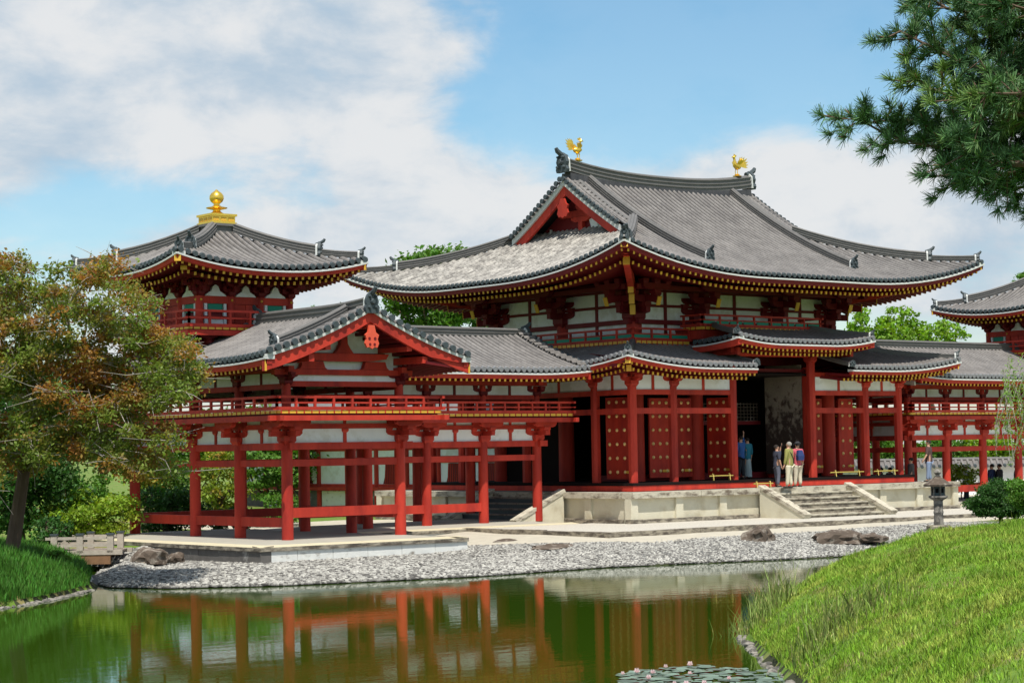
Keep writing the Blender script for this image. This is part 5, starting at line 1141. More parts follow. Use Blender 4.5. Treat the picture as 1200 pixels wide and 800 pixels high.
# ------------------------------------------------------------------ stone lantern
lx, ly, lz = 2.45, -11.6, gz(2.45, -11.6)-.02
ln = thing('stone_lantern', (lx, ly, lz), 'mossy stone lantern with wide roof standing on the shore right of the steps', 'lantern')
LT = lambda rs, n, z, m, nm, par=None, **k: MB().lathe(rs, n, x=lx, y=ly, z=lz+z).build(nm, m, par or ln, **k)
LT([(.70, 0), (.73, .05), (.66, .11)], 7, 0, M['lantern'], 'base_slab'); LT([(.36, 0), (.40, .03), (.40, .15), (.35, .18)], 6, .10, M['stain'], 'plinth')
LT([(.165, 0), (.155, .08), (.145, .36), (.16, .39), (.16, .44), (.145, .47), (.15, .78), (.17, .80)], 12, .27, M['lantern'], 'shaft', smooth=True)
LT([(.16, 0), (.27, .07), (.31, .10), (.30, .14), (.22, .16)], 6, 1.06, M['lantern'], 'platform')
fb_ = LT([(.20, 0), (.20, .31)], 6, 1.22, mat('blue_grey_stone', (.06, .085, .09), .9, var=.3), 'fire_box')
for a in range(6):
    t = PI/6+a*PI/3; c_ = Vector((math.cos(t), math.sin(t), 0)); l_ = Vector((-c_.y, c_.x, 0)); p = Vector((lx, ly, lz+1.37))+c_*.177
    MB().poly([p-l_*.05+Vector((0, 0, -.07)), p+l_*.05+Vector((0, 0, -.07)), p+l_*.05+Vector((0, 0, .07)), p-l_*.05+Vector((0, 0, .07))], c_, .006).build('window', M['black'], fb_)
    q = Vector((lx, ly, lz+1.22))+Vector((math.cos(t+PI/6), math.sin(t+PI/6), 0))*.2; MB().box(q.x-.02, q.x+.02, q.y-.02, q.y+.02, q.z, q.z+.31).build('corner_post', M['lantern'], fb_)
LT([(.20, 0), (.44, -.03), (.46, .03), (.34, .11), (.22, .19), (.12, .26), (.09, .28)], 6, 1.53, M['rock'], 'lantern_roof'); LT([(.07, 0), (.11, .03), (.05, .06), (.10, .10), (.115, .14), (.09, .2), (.02, .26)], 12, 1.80, M['lantern'], 'jewel', smooth=True)

# ------------------------------------------------------------------ garden wall behind the right wing
aw = spot(985, 548, 106); bw = spot(1700, 538, 106)
wl = thing('garden_wall', ((aw[0]+bw[0])/2, (aw[1]+bw[1])/2, -1.5), 'long white garden wall with blue-grey tiled coping behind the right wing', 'wall')
A_, B_ = Vector((aw[0], aw[1], 0)), Vector((bw[0], bw[1], 0)); T_ = (B_-A_).normalized(); Nn = Vector((T_.y, -T_.x, 0))
MB().beam(A_+Vector((0, 0, -.75)), B_+Vector((0, 0, -.75)), .3, 1.5).build('wall_face', M['white'], wl)
cp = MB(); LL = (B_-A_).length
cp.hexa([A_-Nn*.5+Vector((0, 0, .0)), A_+Nn*.5+Vector((0, 0, .0)), B_+Nn*.5, B_-Nn*.5], [A_-Nn*.03+Vector((0, 0, .34)), A_+Nn*.03+Vector((0, 0, .34)), B_+Nn*.03+Vector((0, 0, .34)), B_-Nn*.03+Vector((0, 0, .34))]); cpo = cp.build('coping', M['tile'], wl)
for i in range(int(LL/.3)):
    p = A_+T_*(i+.5)*.3; rb = MB(); row_mesh(rb, [p+Nn*.52+Vector((0, 0, .02)), p+Nn*.25+Vector((0, 0, .2)), p+Vector((0, 0, .37))], T_, r=.07); rb.build('coping_tile', tm, cpo)
MB().tube([A_+Vector((0, 0, .36)), B_+Vector((0, 0, .36))], .1, 8).build('ridge', M['ridge'], cpo)

# ------------------------------------------------------------------ foliage
def leafmesh(C, size, seed, flat=.35, asp=.55):
    rg = np.random.default_rng(seed); n = len(C); nr = rg.normal(0, 1, (n, 3)); nr[:, 2] += flat*2*np.sign(rg.uniform(-.2, 1, n)); nr /= np.linalg.norm(nr, axis=1)[:, None]
    a = np.cross(nr, rg.normal(0, 1, (n, 3))); a /= np.linalg.norm(a, axis=1)[:, None]; b = np.cross(nr, a); s = (size*rg.uniform(.6, 1.25, n))[:, None]
    P = np.stack([C-a*s, C-b*s*asp+nr*s*.15, C+a*s, C+b*s*asp+nr*s*.15], 1).reshape(-1, 3); return P, np.arange(n*4).reshape(-1, 4)
LEAF = {}
def leafm(k, c, c2=None, lo=.5, hi=.62, sc=.8, tr=.3):
    m = mat('leaf_'+k, c, .55, var=.35, vscale=1.2, island=.35, col2=c2, c2scale=sc, c2lo=lo, c2hi=hi, spec=.3)
    t = m.node_tree; b = t.nodes['Principled BSDF']; tl = N(t, 'ShaderNodeBsdfTranslucent'); src = b.inputs['Base Color'].links[0].from_socket
    br_ = N(t, 'ShaderNodeHueSaturation', inp={'Value': 1.5, 'Saturation': 1.1}); t.links.new(src, br_.inputs['Color']); t.links.new(br_.outputs[0], tl.inputs['Color'])
    mx = N(t, 'ShaderNodeMixShader', inp={0: tr}); t.links.new(b.outputs[0], mx.inputs[1]); t.links.new(tl.outputs[0], mx.inputs[2]); t.links.new(mx.outputs[0], t.nodes['Material Output'].inputs['Surface']); LEAF[k] = m; return m
leafm('dark', (.042, .11, .020)); leafm('mid', (.095, .20, .026)); leafm('bright', (.21, .32, .03), (.30, .36, .04)); leafm('crape', (.17, .23, .04), (.36, .17, .045), .45, .61, .8, .42)
leafm('yellow', (.20, .26, .03), (.40, .26, .04), .52, .62, 1.5); leafm('spring', (.20, .34, .03), (.14, .27, .03)); leafm('willow', (.20, .34, .05))
def clumpy(centres, radii, per, seed, squash=.6):
    rg = np.random.default_rng(seed); out = []
    for (c, r) in zip(centres, radii):
        n = int(per*(r**1.6)); u = rg.normal(0, 1, (n, 3)); u /= np.linalg.norm(u, axis=1)[:, None]; q = u*(rg.uniform(.25, 1, n)**.6)[:, None]*r*(1+.25*rg.normal(0, 1, (n, 1)))
        q[:, 2] *= squash; out.append(np.array(c)+q)
    return np.concatenate(out)
def limb_tree(name, base, label, cat, centres, radii, leafk, per, lsize, seed, trunk_r=.2, bark='bark', group=None, fork=.4, squash=.6, twig=None, extra=None, lean=(0, 0)):
    base = Vector(base); root = thing(name, base, label, cat, group); rg = random.Random(seed)
    cs = [Vector(c) for c in centres]; top = max(c.z for c in cs); cen = sum(cs, Vector())/len(cs)
    fk = base+Vector((lean[0], lean[1], (cen.z-base.z)*fork*1.3)); tb = MB()
    mp_ = (base+fk)/2+Vector((rg.uniform(-.1, .1), rg.uniform(-.1, .1), 0))*trunk_r*4
    tb.tube([base-Vector((0, 0, .3)), base+Vector((0, 0, .15)), mp_, fk], [trunk_r*1.7, trunk_r*1.15, trunk_r*.9, trunk_r*.75], 10); tb.build('trunk', M[bark], root, smooth=True)
    # limbs: every clump hangs on the nearest node already joined to the trunk
    nodes = [(fk, trunk_r*.6)]; rest = sorted(cs, key=lambda c: (c-fk).length); lb = MB()
    for c in rest:
        j = min(range(len(nodes)), key=lambda i: (nodes[i][0]-c).length+.35*(nodes[i][0]-fk).length); p, r_ = nodes[j]; r2 = max(trunk_r*.07, r_*.68)
        k1 = p.lerp(c, .35)+Vector((rg.uniform(-1, 1), rg.uniform(-1, 1), rg.uniform(-.2, .8)))*(c-p).length*.13; k2 = p.lerp(c, .7)+Vector((rg.uniform(-1, 1), rg.uniform(-1, 1), rg.uniform(-.5, 1)))*(c-p).length*.1
        lb.tube([p, k1, k2, c], [r_*.8, (r_+r2)/2*.85, r2, r2*.6], 6); nodes.append((c, r2))
    lb.build('limbs', M[twig or bark], root, smooth=True)
    if twig or extra:      # fine bare twigs showing among the leaves
        tw_ = MB()
        for c, r in zip(cs, radii):
            for _ in range(7):
                e = c+Vector((rg.gauss(0, 1), rg.gauss(0, 1), rg.gauss(.1, .6)))*r*.85; m_ = c.lerp(e, .5)+Vector((rg.gauss(0, 1), rg.gauss(0, 1), rg.gauss(0, 1)))*r*.1; tw_.tube([c, m_, e], [trunk_r*.07, trunk_r*.05, trunk_r*.02], 4)
        tw_.build('twigs', M[twig or bark], root)
    C = clumpy(cs, radii, per, seed, squash); b_ = np.array(root.location); P, F_ = leafmesh(C-b_, lsize, seed+1)
    o = put('crown', bulk('crown', P, F_, LEAF[leafk]), root, root.location); o['kind'] = 'stuff'; return root
def crown_pts(n, inside, seed, rmin, rmax):
    rg = random.Random(seed); out = []; rr = []; t = 0
    while len(out) < n and t < 20000:
        t += 1; p = inside(rg)
        if p is None: continue
        r = rg.uniform(rmin, rmax)
        if all((Vector(p)-Vector(q)).length > (r+s)*.42 for q, s in zip(out, rr)): out.append(p); rr.append(r)
    return out, rr
def inpoly(x, y, P):
    c = False; n = len(P)
    for i in range(n):
        (a, b), (e, f) = P[i], P[(i+1) % n]
        if (b > y) != (f > y) and x < (e-a)*(y-b)/(f-b)+a: c = not c
    return c
# the big spreading tree at left, bronze tipped
outl = [(-60, 300), (20, 300), (90, 303), (140, 312), (172, 350), (205, 392), (232, 425), (226, 462), (205, 500), (205, 555), (178, 562), (140, 545), (95, 535), (60, 540), (-60, 585)]
def f1(rg):
    px, py = rg.uniform(-60, 240), rg.uniform(292, 580)
    if not inpoly(px, py, outl): return None
    k = min(1, (px+60)/300); return spot(px, py, 52.5+rg.uniform(-2.6, 2.6)*(1-.5*k))
cp_, rr_ = crown_pts(225, f1, 3, .34, .66)
bt = spot(14, 628, 53.5); bt = (bt[0], bt[1], gz(bt[0], bt[1]))
limb_tree('spreading_tree', bt, 'large spreading tree with bronze-tipped leaves leaning over the left bank', 'tree', cp_, rr_, 'crape', 1050, .058, 31, trunk_r=.17, twig='twig', fork=.75, squash=.55, lean=(.65, -.3))
# underplanting and trees behind the left wing
def puff(name, px, py, d, rx, rz, n, leafk, lsize, per, seed, label, cat='shrub', group=None, ground=None, trunk_r=.12, bark='bark', zb=None, squash=.6, r=(.35, .6)):
    c = spot(px, py, d); sc_ = 2433/d; wx, wz = rx/sc_, rz/sc_
    def f(rg):
        u = rg.uniform(-1, 1), rg.uniform(-1, 1), rg.uniform(-1, 1)
        if u[0]**2+u[1]**2+u[2]**2 > 1: return None
        x, y = c[0]+RH[0]*u[0]*wx+FH[0]*u[1]*wx*.8, c[1]+RH[1]*u[0]*wx+FH[1]*u[1]*wx*.8; return (x, y, c[2]+u[2]*wz)
    k = min(wx, wz); pts, rr = crown_pts(n, f, seed, r[0]*k, r[1]*k); base = (c[0], c[1], zb if zb is not None else gz(c[0], c[1]))
    return limb_tree(name, base, label, cat, pts, rr, leafk, per, lsize, seed, trunk_r, bark, group, squash=squash)
puff('azalea_bush', 105, 602, 66, 54, 24, 34, 'bright', .07, 900, 41, 'bright yellow-green rounded azalea bush behind the wooden bridge', r=(.5, .8))
puff('azalea_bush', 60, 622, 61, 26, 16, 14, 'dark', .06, 900, 42, 'dark clipped shrub at the left end of the wooden bridge', r=(.5, .8))
puff('shrub', 25, 560, 66, 60, 58, 26, 'dark', .085, 700, 43, 'dense dark evergreen shrub behind the trunk of the spreading tree', r=(.4, .6))
puff('shrub', 200, 560, 78, 34, 52, 24, 'mid', .09, 500, 44, 'mid green bush filling the gap between the two leftmost columns', r=(.4, .6))
puff('shrub', 195, 596, 73, 40, 24, 18, 'dark', .08, 700, 45, 'low dark shrub behind the rail at the far left of the wing', r=(.5, .8))
puff('maple_shrub', 258, 565, 82, 28, 42, 22, 'yellow', .09, 420, 46, 'yellowing maple seen between the second and third columns', r=(.4, .6))
puff('shrub', 258, 606, 74, 30, 18, 12, 'dark', .08, 700, 47, 'small dark bush low behind the second column bay', r=(.5, .8))
puff('pine_tree', 312, 556, 80, 30, 36, 13, 'mid', .10, 520, 48, 'layered garden pine between the third column and the near corner column', 'tree', squash=.3, r=(.45, .7))
puff('shrub', 330, 600, 78, 40, 18, 16, 'mid', .08, 600, 49, 'low green shrub behind the near corner of the wing', r=(.5, .8))
puff('garden_tree', 250, 515, 96, 90, 34, 30, 'mid', .13, 330, 50, 'broad green tree crown seen under the balcony of the wing', 'tree', r=(.5, .8))
puff('garden_tree', 360, 530, 100, 60, 40, 20, 'mid', .13, 330, 51, 'green tree behind the near corner column of the wing', 'tree', r=(.5, .8))
puff('garden_tree', 60, 490, 92, 90, 60, 30, 'dark', .13, 300, 52, 'dark evergreen tree at the far left behind the spreading tree', 'tree', r=(.5, .8))
puff('garden_tree', 165, 520, 100, 40, 34, 16, 'bright', .13, 300, 59, 'light green tree on the knoll left of the wing', 'tree', r=(.5, .8))
# trees beyond the hall
puff('tall_tree', 515, 342, 125, 62, 50, 70, 'mid', .17, 210, 53, 'tall dark green tree showing between the left wing roof and the main roof', 'tree', zb=-1.4, trunk_r=.4, r=(.25, .42))
puff('tall_tree', 590, 372, 132, 50, 30, 24, 'dark', .17, 230, 54, 'dark green tree hidden mostly behind the eave of the main roof', 'tree', zb=-1.4, trunk_r=.35, r=(.3, .5))
puff('tall_tree', 385, 368, 140, 34, 14, 20, 'mid', .15, 90, 55, 'thin distant treetop above the ridge of the gabled wing', 'tree', zb=-1.4, trunk_r=.3, r=(.35, .6))
puff('tall_tree', 1036, 390, 118, 46, 32, 40, 'spring', .15, 230, 56, 'bright yellow-green tree right of the hall, nearest its eave', 'tree', zb=-1.4, trunk_r=.3, r=(.28, .45))
puff('tall_tree', 1092, 396, 124, 42, 24, 28, 'spring', .15, 190, 57, 'lower bright green treetop beside the right tower', 'tree', zb=-1.4, trunk_r=.3, r=(.28, .5))
puff('tall_tree', 1205, 330, 112, 18, 14, 10, 'mid', .13, 250, 58, 'small dark treetop at the right edge above the tower roof', 'tree', zb=-1.4, trunk_r=.2, r=(.4, .6))
for i, (px, py, rx, lk, lab) in enumerate(((1030, 528, 36, 'mid', 'green hedge-like tree above the garden wall behind the hall'), (1098, 530, 40, 'mid', 'green tree above the garden wall seen in the first corridor bay'), (1160, 530, 40, 'bright', 'lighter green tree above the garden wall at far right'), (1000, 500, 34, 'bright', 'bright tree seen through the upper opening of the right porch'))):
    puff('garden_tree', px, py, 114, rx, 22, 14, lk, .14, 330, 60+i, lab, 'tree', r=(.5, .8))
puff('lily_clump', 1058, 562, 92, 9, 13, 7, 'bright', .08, 500, 70, 'tall green leafy plants just right of the platform corner', 'plant', r=(.5, .8), trunk_r=.03)
puff('lily_clump', 1126, 557, 92, 20, 17, 10, 'bright', .08, 500, 71, 'leafy green plants in the second corridor bay on the right', 'plant', r=(.5, .8), trunk_r=.03)
puff('lily_clump', 1096, 580, 84, 34, 8, 10, 'mid', .08, 500, 72, 'dark low plants under the rail of the right corridor', 'plant', r=(.6, .9), trunk_r=.03)
puff('shrub', 95, 572, 74, 34, 20, 14, 'mid', .08, 700, 81, 'mid green shrub on the lower slope of the knoll, above the azalea', r=(.5, .8))
puff('garden_tree', 120, 505, 90, 46, 30, 22, 'mid', .12, 400, 82, 'green tree whose crown fills the gap under the spreading tree', 'tree', r=(.5, .8))
puff('maple_shrub', 172, 545, 76, 22, 26, 14, 'yellow', .08, 500, 83, 'small yellow-green maple beside the leftmost column', r=(.5, .8))
puff('fern_clump', 62, 655, 53.5, 26, 12, 12, 'mid', .05, 2500, 84, 'leafy ferns on the left bank below the spreading tree', 'plant', r=(.5, .8), trunk_r=.02)
puff('garden_tree', 1330, 505, 116, 70, 40, 20, 'mid', .15, 300, 85, 'tree beyond the garden wall outside the right edge', 'tree', r=(.5, .8))
puff('garden_tree', 1480, 495, 120, 80, 50, 20, 'dark', .15, 300, 86, 'dark tree further right beyond the garden wall', 'tree', r=(.5, .8))
# clipped bush on the right bank
cb = spot(1172, 588, 44.5)
def f2(rg):
    a = rg.uniform(0, 2*PI); h = rg.uniform(-.1, 1); k = math.sqrt(max(0, 1-h*h))*rg.uniform(.35, .9); return (cb[0]+RH[0]*k*math.cos(a)*.72+FH[0]*k*math.sin(a)*.62, cb[1]+RH[1]*k*math.cos(a)*.72+FH[1]*k*math.sin(a)*.62, cb[2]-.18+h*.56)
pts, rr = crown_pts(44, f2, 5, .15, .24)
limb_tree('clipped_bush', (cb[0], cb[1], gz(cb[0], cb[1])), 'dark rounded clipped bush on top of the right bank', 'bush', pts, rr, 'dark', 14500, .028, 77, trunk_r=.06)
cb2 = spot(1215, 580, 43)
pts, rr = crown_pts(20, lambda rg: (cb2[0]+rg.uniform(-.5, .4), cb2[1]+rg.uniform(-.5, .4), cb2[2]+rg.uniform(-.35, .3)), 6, .14, .24)
limb_tree('clipped_bush', (cb2[0], cb2[1], gz(cb2[0], cb2[1])), 'second bush cut off by the right edge of the photo', 'bush', pts, rr, 'mid', 12000, .028, 78, trunk_r=.05)
# weeping branch at the right edge
wb = spot(1232, 600, 40); wr = thing('willow_tree', (wb[0], wb[1], gz(wb[0], wb[1])), 'weeping light green branch hanging in at the right edge of the photo', 'tree')
MB().tube([wb[:2]+(gz(wb[0], wb[1])-.2,), spot(1236, 520, 40), spot(1226, 430, 40), spot(1205, 405, 40)], [.1, .08, .05, .03], 8).build('trunk', M['bark'], wr, smooth=True)
rg_ = random.Random(12); tws = MB(); LC = []
for i in range(44):
    x0 = 1176+rg_.uniform(0, 48); y0 = rg_.uniform(412, 470); ln_ = rg_.uniform(40, 115); d0 = 40+rg_.uniform(-.6, .6); n = 9
    pts = [spot(x0+6*math.sin(j*.5+i)-j*.7, y0+ln_*j/n, d0) for j in range(n+1)]; tws.tube(pts, .006, 4)
    for j in range(n*5):
        k = rg_.uniform(0, n-.01); a, b = Vector(pts[int(k)]), Vector(pts[int(k)+1]); LC.append(a.lerp(b, k % 1)+Vector((rg_.gauss(0, .035), rg_.gauss(0, .035), rg_.gauss(0, .02))))
tws.build('twigs', M['twig'], wr); P, F_ = leafmesh(np.array(LC)-np.array(wr.location), .045, 5, 0, .25); put('crown', bulk('crown', P, F_, LEAF['willow']), wr, wr.location)

# ------------------------------------------------------------------ pine branch at upper right
pine_m = mat('pine_needle', (.075, .165, .06), .5, var=.4, vscale=2.5, island=.4, col2=(.17, .27, .06), c2scale=1.3, c2lo=.5, c2hi=.66, spec=.35)
pr_ = thing('pine_tree', (*G(5.2, 14), gz(*G(5.2, 14))), 'large pine with long needles reaching in from the upper right corner', 'tree')
ptk = MB(); g0 = G(5.2, 14); z0_ = gz(*g0); ptk.tube([(g0[0], g0[1], z0_-.3), (g0[0]+.1, g0[1], z0_+2), (g0[0]-.1, g0[1]+.1, z0_+5), (g0[0], g0[1], z0_+7.5)], [.28, .22, .18, .12], 12); ptk.build('trunk', M['bark'], pr_, smooth=True)
branches = [([(1420, 60), (1250, 45), (1150, 30), (1085, 18), (1046, -8)], .5), ([(1420, 110), (1250, 105), (1130, 92), (1075, 68), (1026, 42)], 0), ([(1420, 160), (1250, 150), (1150, 140), (1095, 125), (1045, 100)], -.4),
            ([(1400, 190), (1260, 190), (1150, 185), (1060, 178), (1008, 162), (972, 142)], .2), ([(1400, 215), (1250, 215), (1170, 210), (1120, 216), (1086, 212)], -.2), ([(1400, 215), (1260, 222), (1200, 226), (1158, 228)], .6),
            ([(1420, 10), (1280, -5), (1200, -10), (1120, -15)], 0), ([(1420, 80), (1280, 80), (1200, 70), (1140, 62)], 1.0), ([(1420, 130), (1300, 125), (1200, 118), (1120, 118)], -.9), ([(1400, 250), (1290, 250), (1215, 246)], .1),
            ([(1420, 170), (1300, 165), (1220, 160), (1150, 160)], .9), ([(1420, 30), (1300, 30), (1210, 30), (1150, 10)], -.8), ([(1150, 185), (1110, 175), (1070, 158), (1048, 140)], .4), ([(1200, 200), (1150, 200), (1110, 190), (1100, 170)], -.7), ([(1420, 50), (1280, 60), (1180, 50), (1110, 45)], .5), ([(1420, 95), (1290, 100), (1190, 98), (1110, 110)], .8), ([(1420, 140), (1280, 140), (1180, 140), (1120, 150)], .3), ([(1420, 180), (1280, 180), (1200, 185), (1130, 195)], 1.0), ([(1420, 10), (1250, 12), (1140, 10), (1080, -5)], -.5), ([(1420, 75), (1280, 78), (1190, 84)], 1.4), ([(1420, 115), (1300, 118), (1210, 128)], 1.7)]
rg_ = random.Random(77); wood = MB(); tufts = []
for pl, off in branches:
    P3 = [Vector(spot(x+(24 if i > 1 else 12), y-8, 13.5+.6*off+.15*math.sin(i*1.7))) for i, (x, y) in enumerate(pl)]; n = len(P3); wood.tube(P3, [max(.005, .027*(1-i/n)) for i in range(n)], 6)
    for i in range(n-1):
        L_ = (P3[i+1]-P3[i]).length
        for _ in range(int(L_*38)+2):
            k = rg_.random(); p = P3[i].lerp(P3[i+1], k)
            if i == 0 and k < .5: continue
            e = p+Vector((rg_.gauss(0, .12), rg_.gauss(0, .12), rg_.gauss(.02, .095))); e += (P3[-1]-P3[0]).normalized()*rg_.uniform(.01, .1); wood.tube([p, p.lerp(e, .5)+Vector((0, 0, -.01)), e], [.006, .005, .004], 4)
            d_ = ((e-p).normalized()+(P3[-1]-P3[0]).normalized()*.4+Vector((0, 0, .45))).normalized(); tufts.append((e, d_)); tufts.append((p.lerp(e, .6), d_))
    tufts.append((P3[-1], ((P3[-1]-P3[-2]).normalized()+Vector((0, 0, .5))).normalized()))
wood.build('limbs', M['bark'], pr_)
rgn = np.random.default_rng(9); NP = []; k_ = 60
for e, d_ in tufts:
    e = np.array(e); d_ = np.array(d_); v = rgn.normal(0, 1, (k_, 3)); v /= np.linalg.norm(v, axis=1)[:, None]; v = v*.85+d_*.75; v /= np.linalg.norm(v, axis=1)[:, None]; l_ = rgn.uniform(.06, .10, (k_, 1))
    s = e-d_*rgn.uniform(0, .045, (k_, 1)); t = s+v*l_; w_ = np.cross(v, rgn.normal(0, 1, (k_, 3))); w_ /= np.linalg.norm(w_, axis=1)[:, None]; w_ *= .0030
    NP.append(np.stack([s-w_, s+w_, t+w_*.4, t-w_*.4], 1).reshape(-1, 3))
NP = np.concatenate(NP)-np.array(pr_.location); put('crown', bulk('crown', NP, np.arange(len(NP)).reshape(-1, 4), pine_m), pr_, pr_.location)
NC = []      # reddish-brown buds ("candles") at the shoot tips
cm = MB()
for e, d_ in tufts[::3]: cm.tube([e, e+d_*.03, e+d_*.052], [.005, .004, .002], 5)
cm.build('buds', mat('brown_pine_bud', (.20, .11, .06), .8), pr_)

# ------------------------------------------------------------------ water lilies
rgl = random.Random(15); lp = MB(); spots = []
for i in range(2600):
    px, py = rgl.uniform(728, 940), rgl.uniform(773, 830); 
    if py < 779+abs(px-820)*.08+rgl.uniform(0, 3): continue
    a = np.array(spot(px, py, 10)); c_ = np.array(CAM); t = (WZ-c_[2])/(a[2]-c_[2]); p = c_+(a-c_)*t; r = rgl.uniform(.09, .17)
    z, i_, _, _, _ = terrain(np.array([p[0]]), np.array([p[1]]))
    if not i_[0]: continue
    if all((p[0]-q[0])**2+(p[1]-q[1])**2 > (r+q[2])**2*.62 for q in spots): spots.append((p[0], p[1], r))
for j, (x, y, r) in enumerate(spots):
    a0 = rgl.uniform(0, 6.28); n = 11; vs = [(x, y, WZ+.012)]+[(x+r*math.cos(a0+.25+5.8*i/(n-1)), y+r*math.sin(a0+.25+5.8*i/(n-1)), WZ+.010+rgl.uniform(0, .014)) for i in range(n)]; lp.add(vs, [(0, i+1, i+2) for i in range(n-1)])
me, c_ = lp.mesh('lily_pads', mat('lily_pad', (.13, .19, .13), .35, var=.3, island=.4, spec=.6)); o = put('lily_pads', me, None, c_); tag(o, 'crowd of round grey-green lily pads floating at the foot of the right bank', 'lily pads', kind='stuff')
fl_m = shared('water_lily', lambda m: [m.add([(0, 0, .01), (.035*math.cos(t)-.018*math.sin(t), .035*math.sin(t)+.018*math.cos(t), .03+k*.015), ((.075-.02*k)*math.cos(t), (.075-.02*k)*math.sin(t), .05+.03*k), (.035*math.cos(t)+.018*math.sin(t), .035*math.sin(t)-.018*math.cos(t), .03+k*.015)], [(0, 1, 2, 3)]) for k in range(3) for t in [k*.4+2*PI*i/7 for i in range(7)]], mat('pale_pink_petal', (.85, .66, .66), .6))
for i in range(22):
    if not spots: break
    x, y, r = spots[int(rgl.random()*len(spots))]; o = put('water_lily', fl_m, None, (x, y, WZ+.015), (0, 0, rgl.uniform(0, 6)), (k_s := rgl.uniform(.55, .85), k_s, k_s)); tag(o, 'small pale pink water lily flower open among the floating pads', 'flower', 'water lily flowers on the pond')

# ------------------------------------------------------------------ people
SKIN = mat('skin', (.48, .27, .18), .6, var=.05); 
def cloth(k, c): 
    if k not in M: M[k] = mat(k, c, .85, var=.12, vscale=8, bump=.2, bscale=30)
    return M[k]
def skinmesh(name, nodes, edges, material, parent, loc, rz, sub=1):
    me = bpy.data.meshes.new(name); me.from_pydata([n[0] for n in nodes], edges, []); me.materials.append(material)
    o = put(name, me, parent, loc); sk = o.modifiers.new('skin', 'SKIN'); sk.use_smooth_shade = True; ss = o.modifiers.new('sub', 'SUBSURF'); ss.levels = sub; ss.render_levels = sub
    if not me.skin_vertices: return o
    for v, n in zip(me.skin_vertices[0].data, nodes): v.radius = (n[1], n[2] if len(n) > 2 else n[1])
    me.skin_vertices[0].data[0].use_root = True; return o
def person(loc, rz, h, label, top, legs, hair=(.02, .015, .012), armL=None, armR=None, seated=False, skirt=False, group=None, extra=None, hat=None, sleeve=.5):
    """stands facing local -Y; arms given as (elbow, wrist) offsets in units of height from the shoulder"""
    p = thing('person', loc, label, 'person', group); k = h; q = Matrix.Rotation(rz, 3, 'Z'); hip = .52 if not seated else .10
    def T(x, y, z): v = q @ Vector((x*k, y*k, z*k)); return (v.x, v.y, v.z)
    def NN(lst, f=1.14): return [(T(*a[0]), *[r*k*(f if r > .013 else 1) for r in a[1:]]) for a in lst]
    sh = hip+.30; aL = armL or ((-.035, .0, -.17), (-.045, -.04, -.32)); aR = armR or ((.035, .0, -.17), (.045, -.04, -.32))
    SL, SR = (-.105, 0, sh), (.105, 0, sh); ad = lambda a, b: tuple(i+j for i, j in zip(a, b)); EL, WL, ER, WR = ad(SL, aL[0]), ad(SL, aL[1]), ad(SR, aR[0]), ad(SR, aR[1])
    if seated: KL, AL_, KR, AR_ = (-.06, -.24, .12), (-.06, -.22, -.10), (.06, -.24, .12), (.06, -.22, -.10)
    else: KL, AL_, KR, AR_ = (-.052, -.012, .28), (-.056, .01, .045), (.055, -.005, .28), (.062, -.03, .045)
    toe = lambda a: (a[0], a[1]-.075, a[2]-.03)
    nd = [((0, 0, hip), .075, .055), ((0, .005, hip+.14), .066, .05), ((0, .005, sh-.02), .078, .052), ((0, 0, sh+.045), .028), ((0, -.008, sh+.09), .042, .05), ((0, -.005, sh+.135), .046, .055), ((0, 0, sh+.165), .030, .034),
          (SL, .034), (EL, .023), (WL, .014), (SR, .034), (ER, .023), (WR, .014), ((-.05, 0, hip-.03), .05), (KL, .032), (AL_, .020), (toe(AL_), .018), ((.05, 0, hip-.03), .05), (KR, .032), (AR_, .020), (toe(AR_), .018)]
    ed_ = [(0, 1), (1, 2), (2, 3), (3, 4), (4, 5), (5, 6), (2, 7), (7, 8), (8, 9), (2, 10), (10, 11), (11, 12), (0, 13), (13, 14), (14, 15), (15, 16), (0, 17), (17, 18), (18, 19), (19, 20)]
    for wi, (E_, W_) in ((9, (EL, WL)), (12, (ER, WR))):     # palm, four bent fingers and a thumb
        d = Vector(W_)-Vector(E_); d.normalize(); l = d.cross(Vector((0, 1, .2))).normalized(); nn = d.cross(l); b0 = len(nd); c = Vector(W_)+d*.03; nd.append((tuple(c), .015, .009)); ed_.append((wi, b0))
        for f in range(4):
            o_ = l*(f-1.5)*.010; L1 = (.030, .036, .034, .026)[f]; a1 = c+d*.022+o_; a2 = a1+d*L1*.6+nn*.004; a3 = a2+d*L1*.4+nn*.012; i = len(nd); nd += [(tuple(a1), .0058), (tuple(a2), .005), (tuple(a3), .004)]; ed_ += [(b0, i), (i, i+1), (i+1, i+2)]
        a1 = c-d*.008+l*.02+nn*.006; a2 = a1+d*.024+l*.006+nn*.006; i = len(nd); nd += [(tuple(a1), .006), (tuple(a2), .005)]; ed_ += [(b0, i), (i, i+1)]
    body = skinmesh('body', NN(nd), ed_, SKIN, p, p.location, 0)
    fc = MB(); cz = sh+.125
    for sx_ in (-.017, .017): 
        v = T(sx_, -.060, cz+.004); fc.box(v[0]-.006*k, v[0]+.006*k, v[1]-.006*k, v[1]+.006*k, v[2]-.003*k, v[2]+.003*k)
    v = T(0, -.062, cz-.032); fc.box(v[0]-.011*k, v[0]+.011*k, v[1]-.006*k, v[1]+.006*k, v[2]-.002*k, v[2]+.002*k); me, _ = fc.mesh('face', cloth('eye_dark', (.05, .02, .02)), local=True); put('face', me, p, p.location)
    ns = MB(); ns.tube([T(0, -.052, cz+.005), T(0, -.067, cz-.012), T(0, -.054, cz-.016)], [.003*k, .007*k, .005*k], 6)
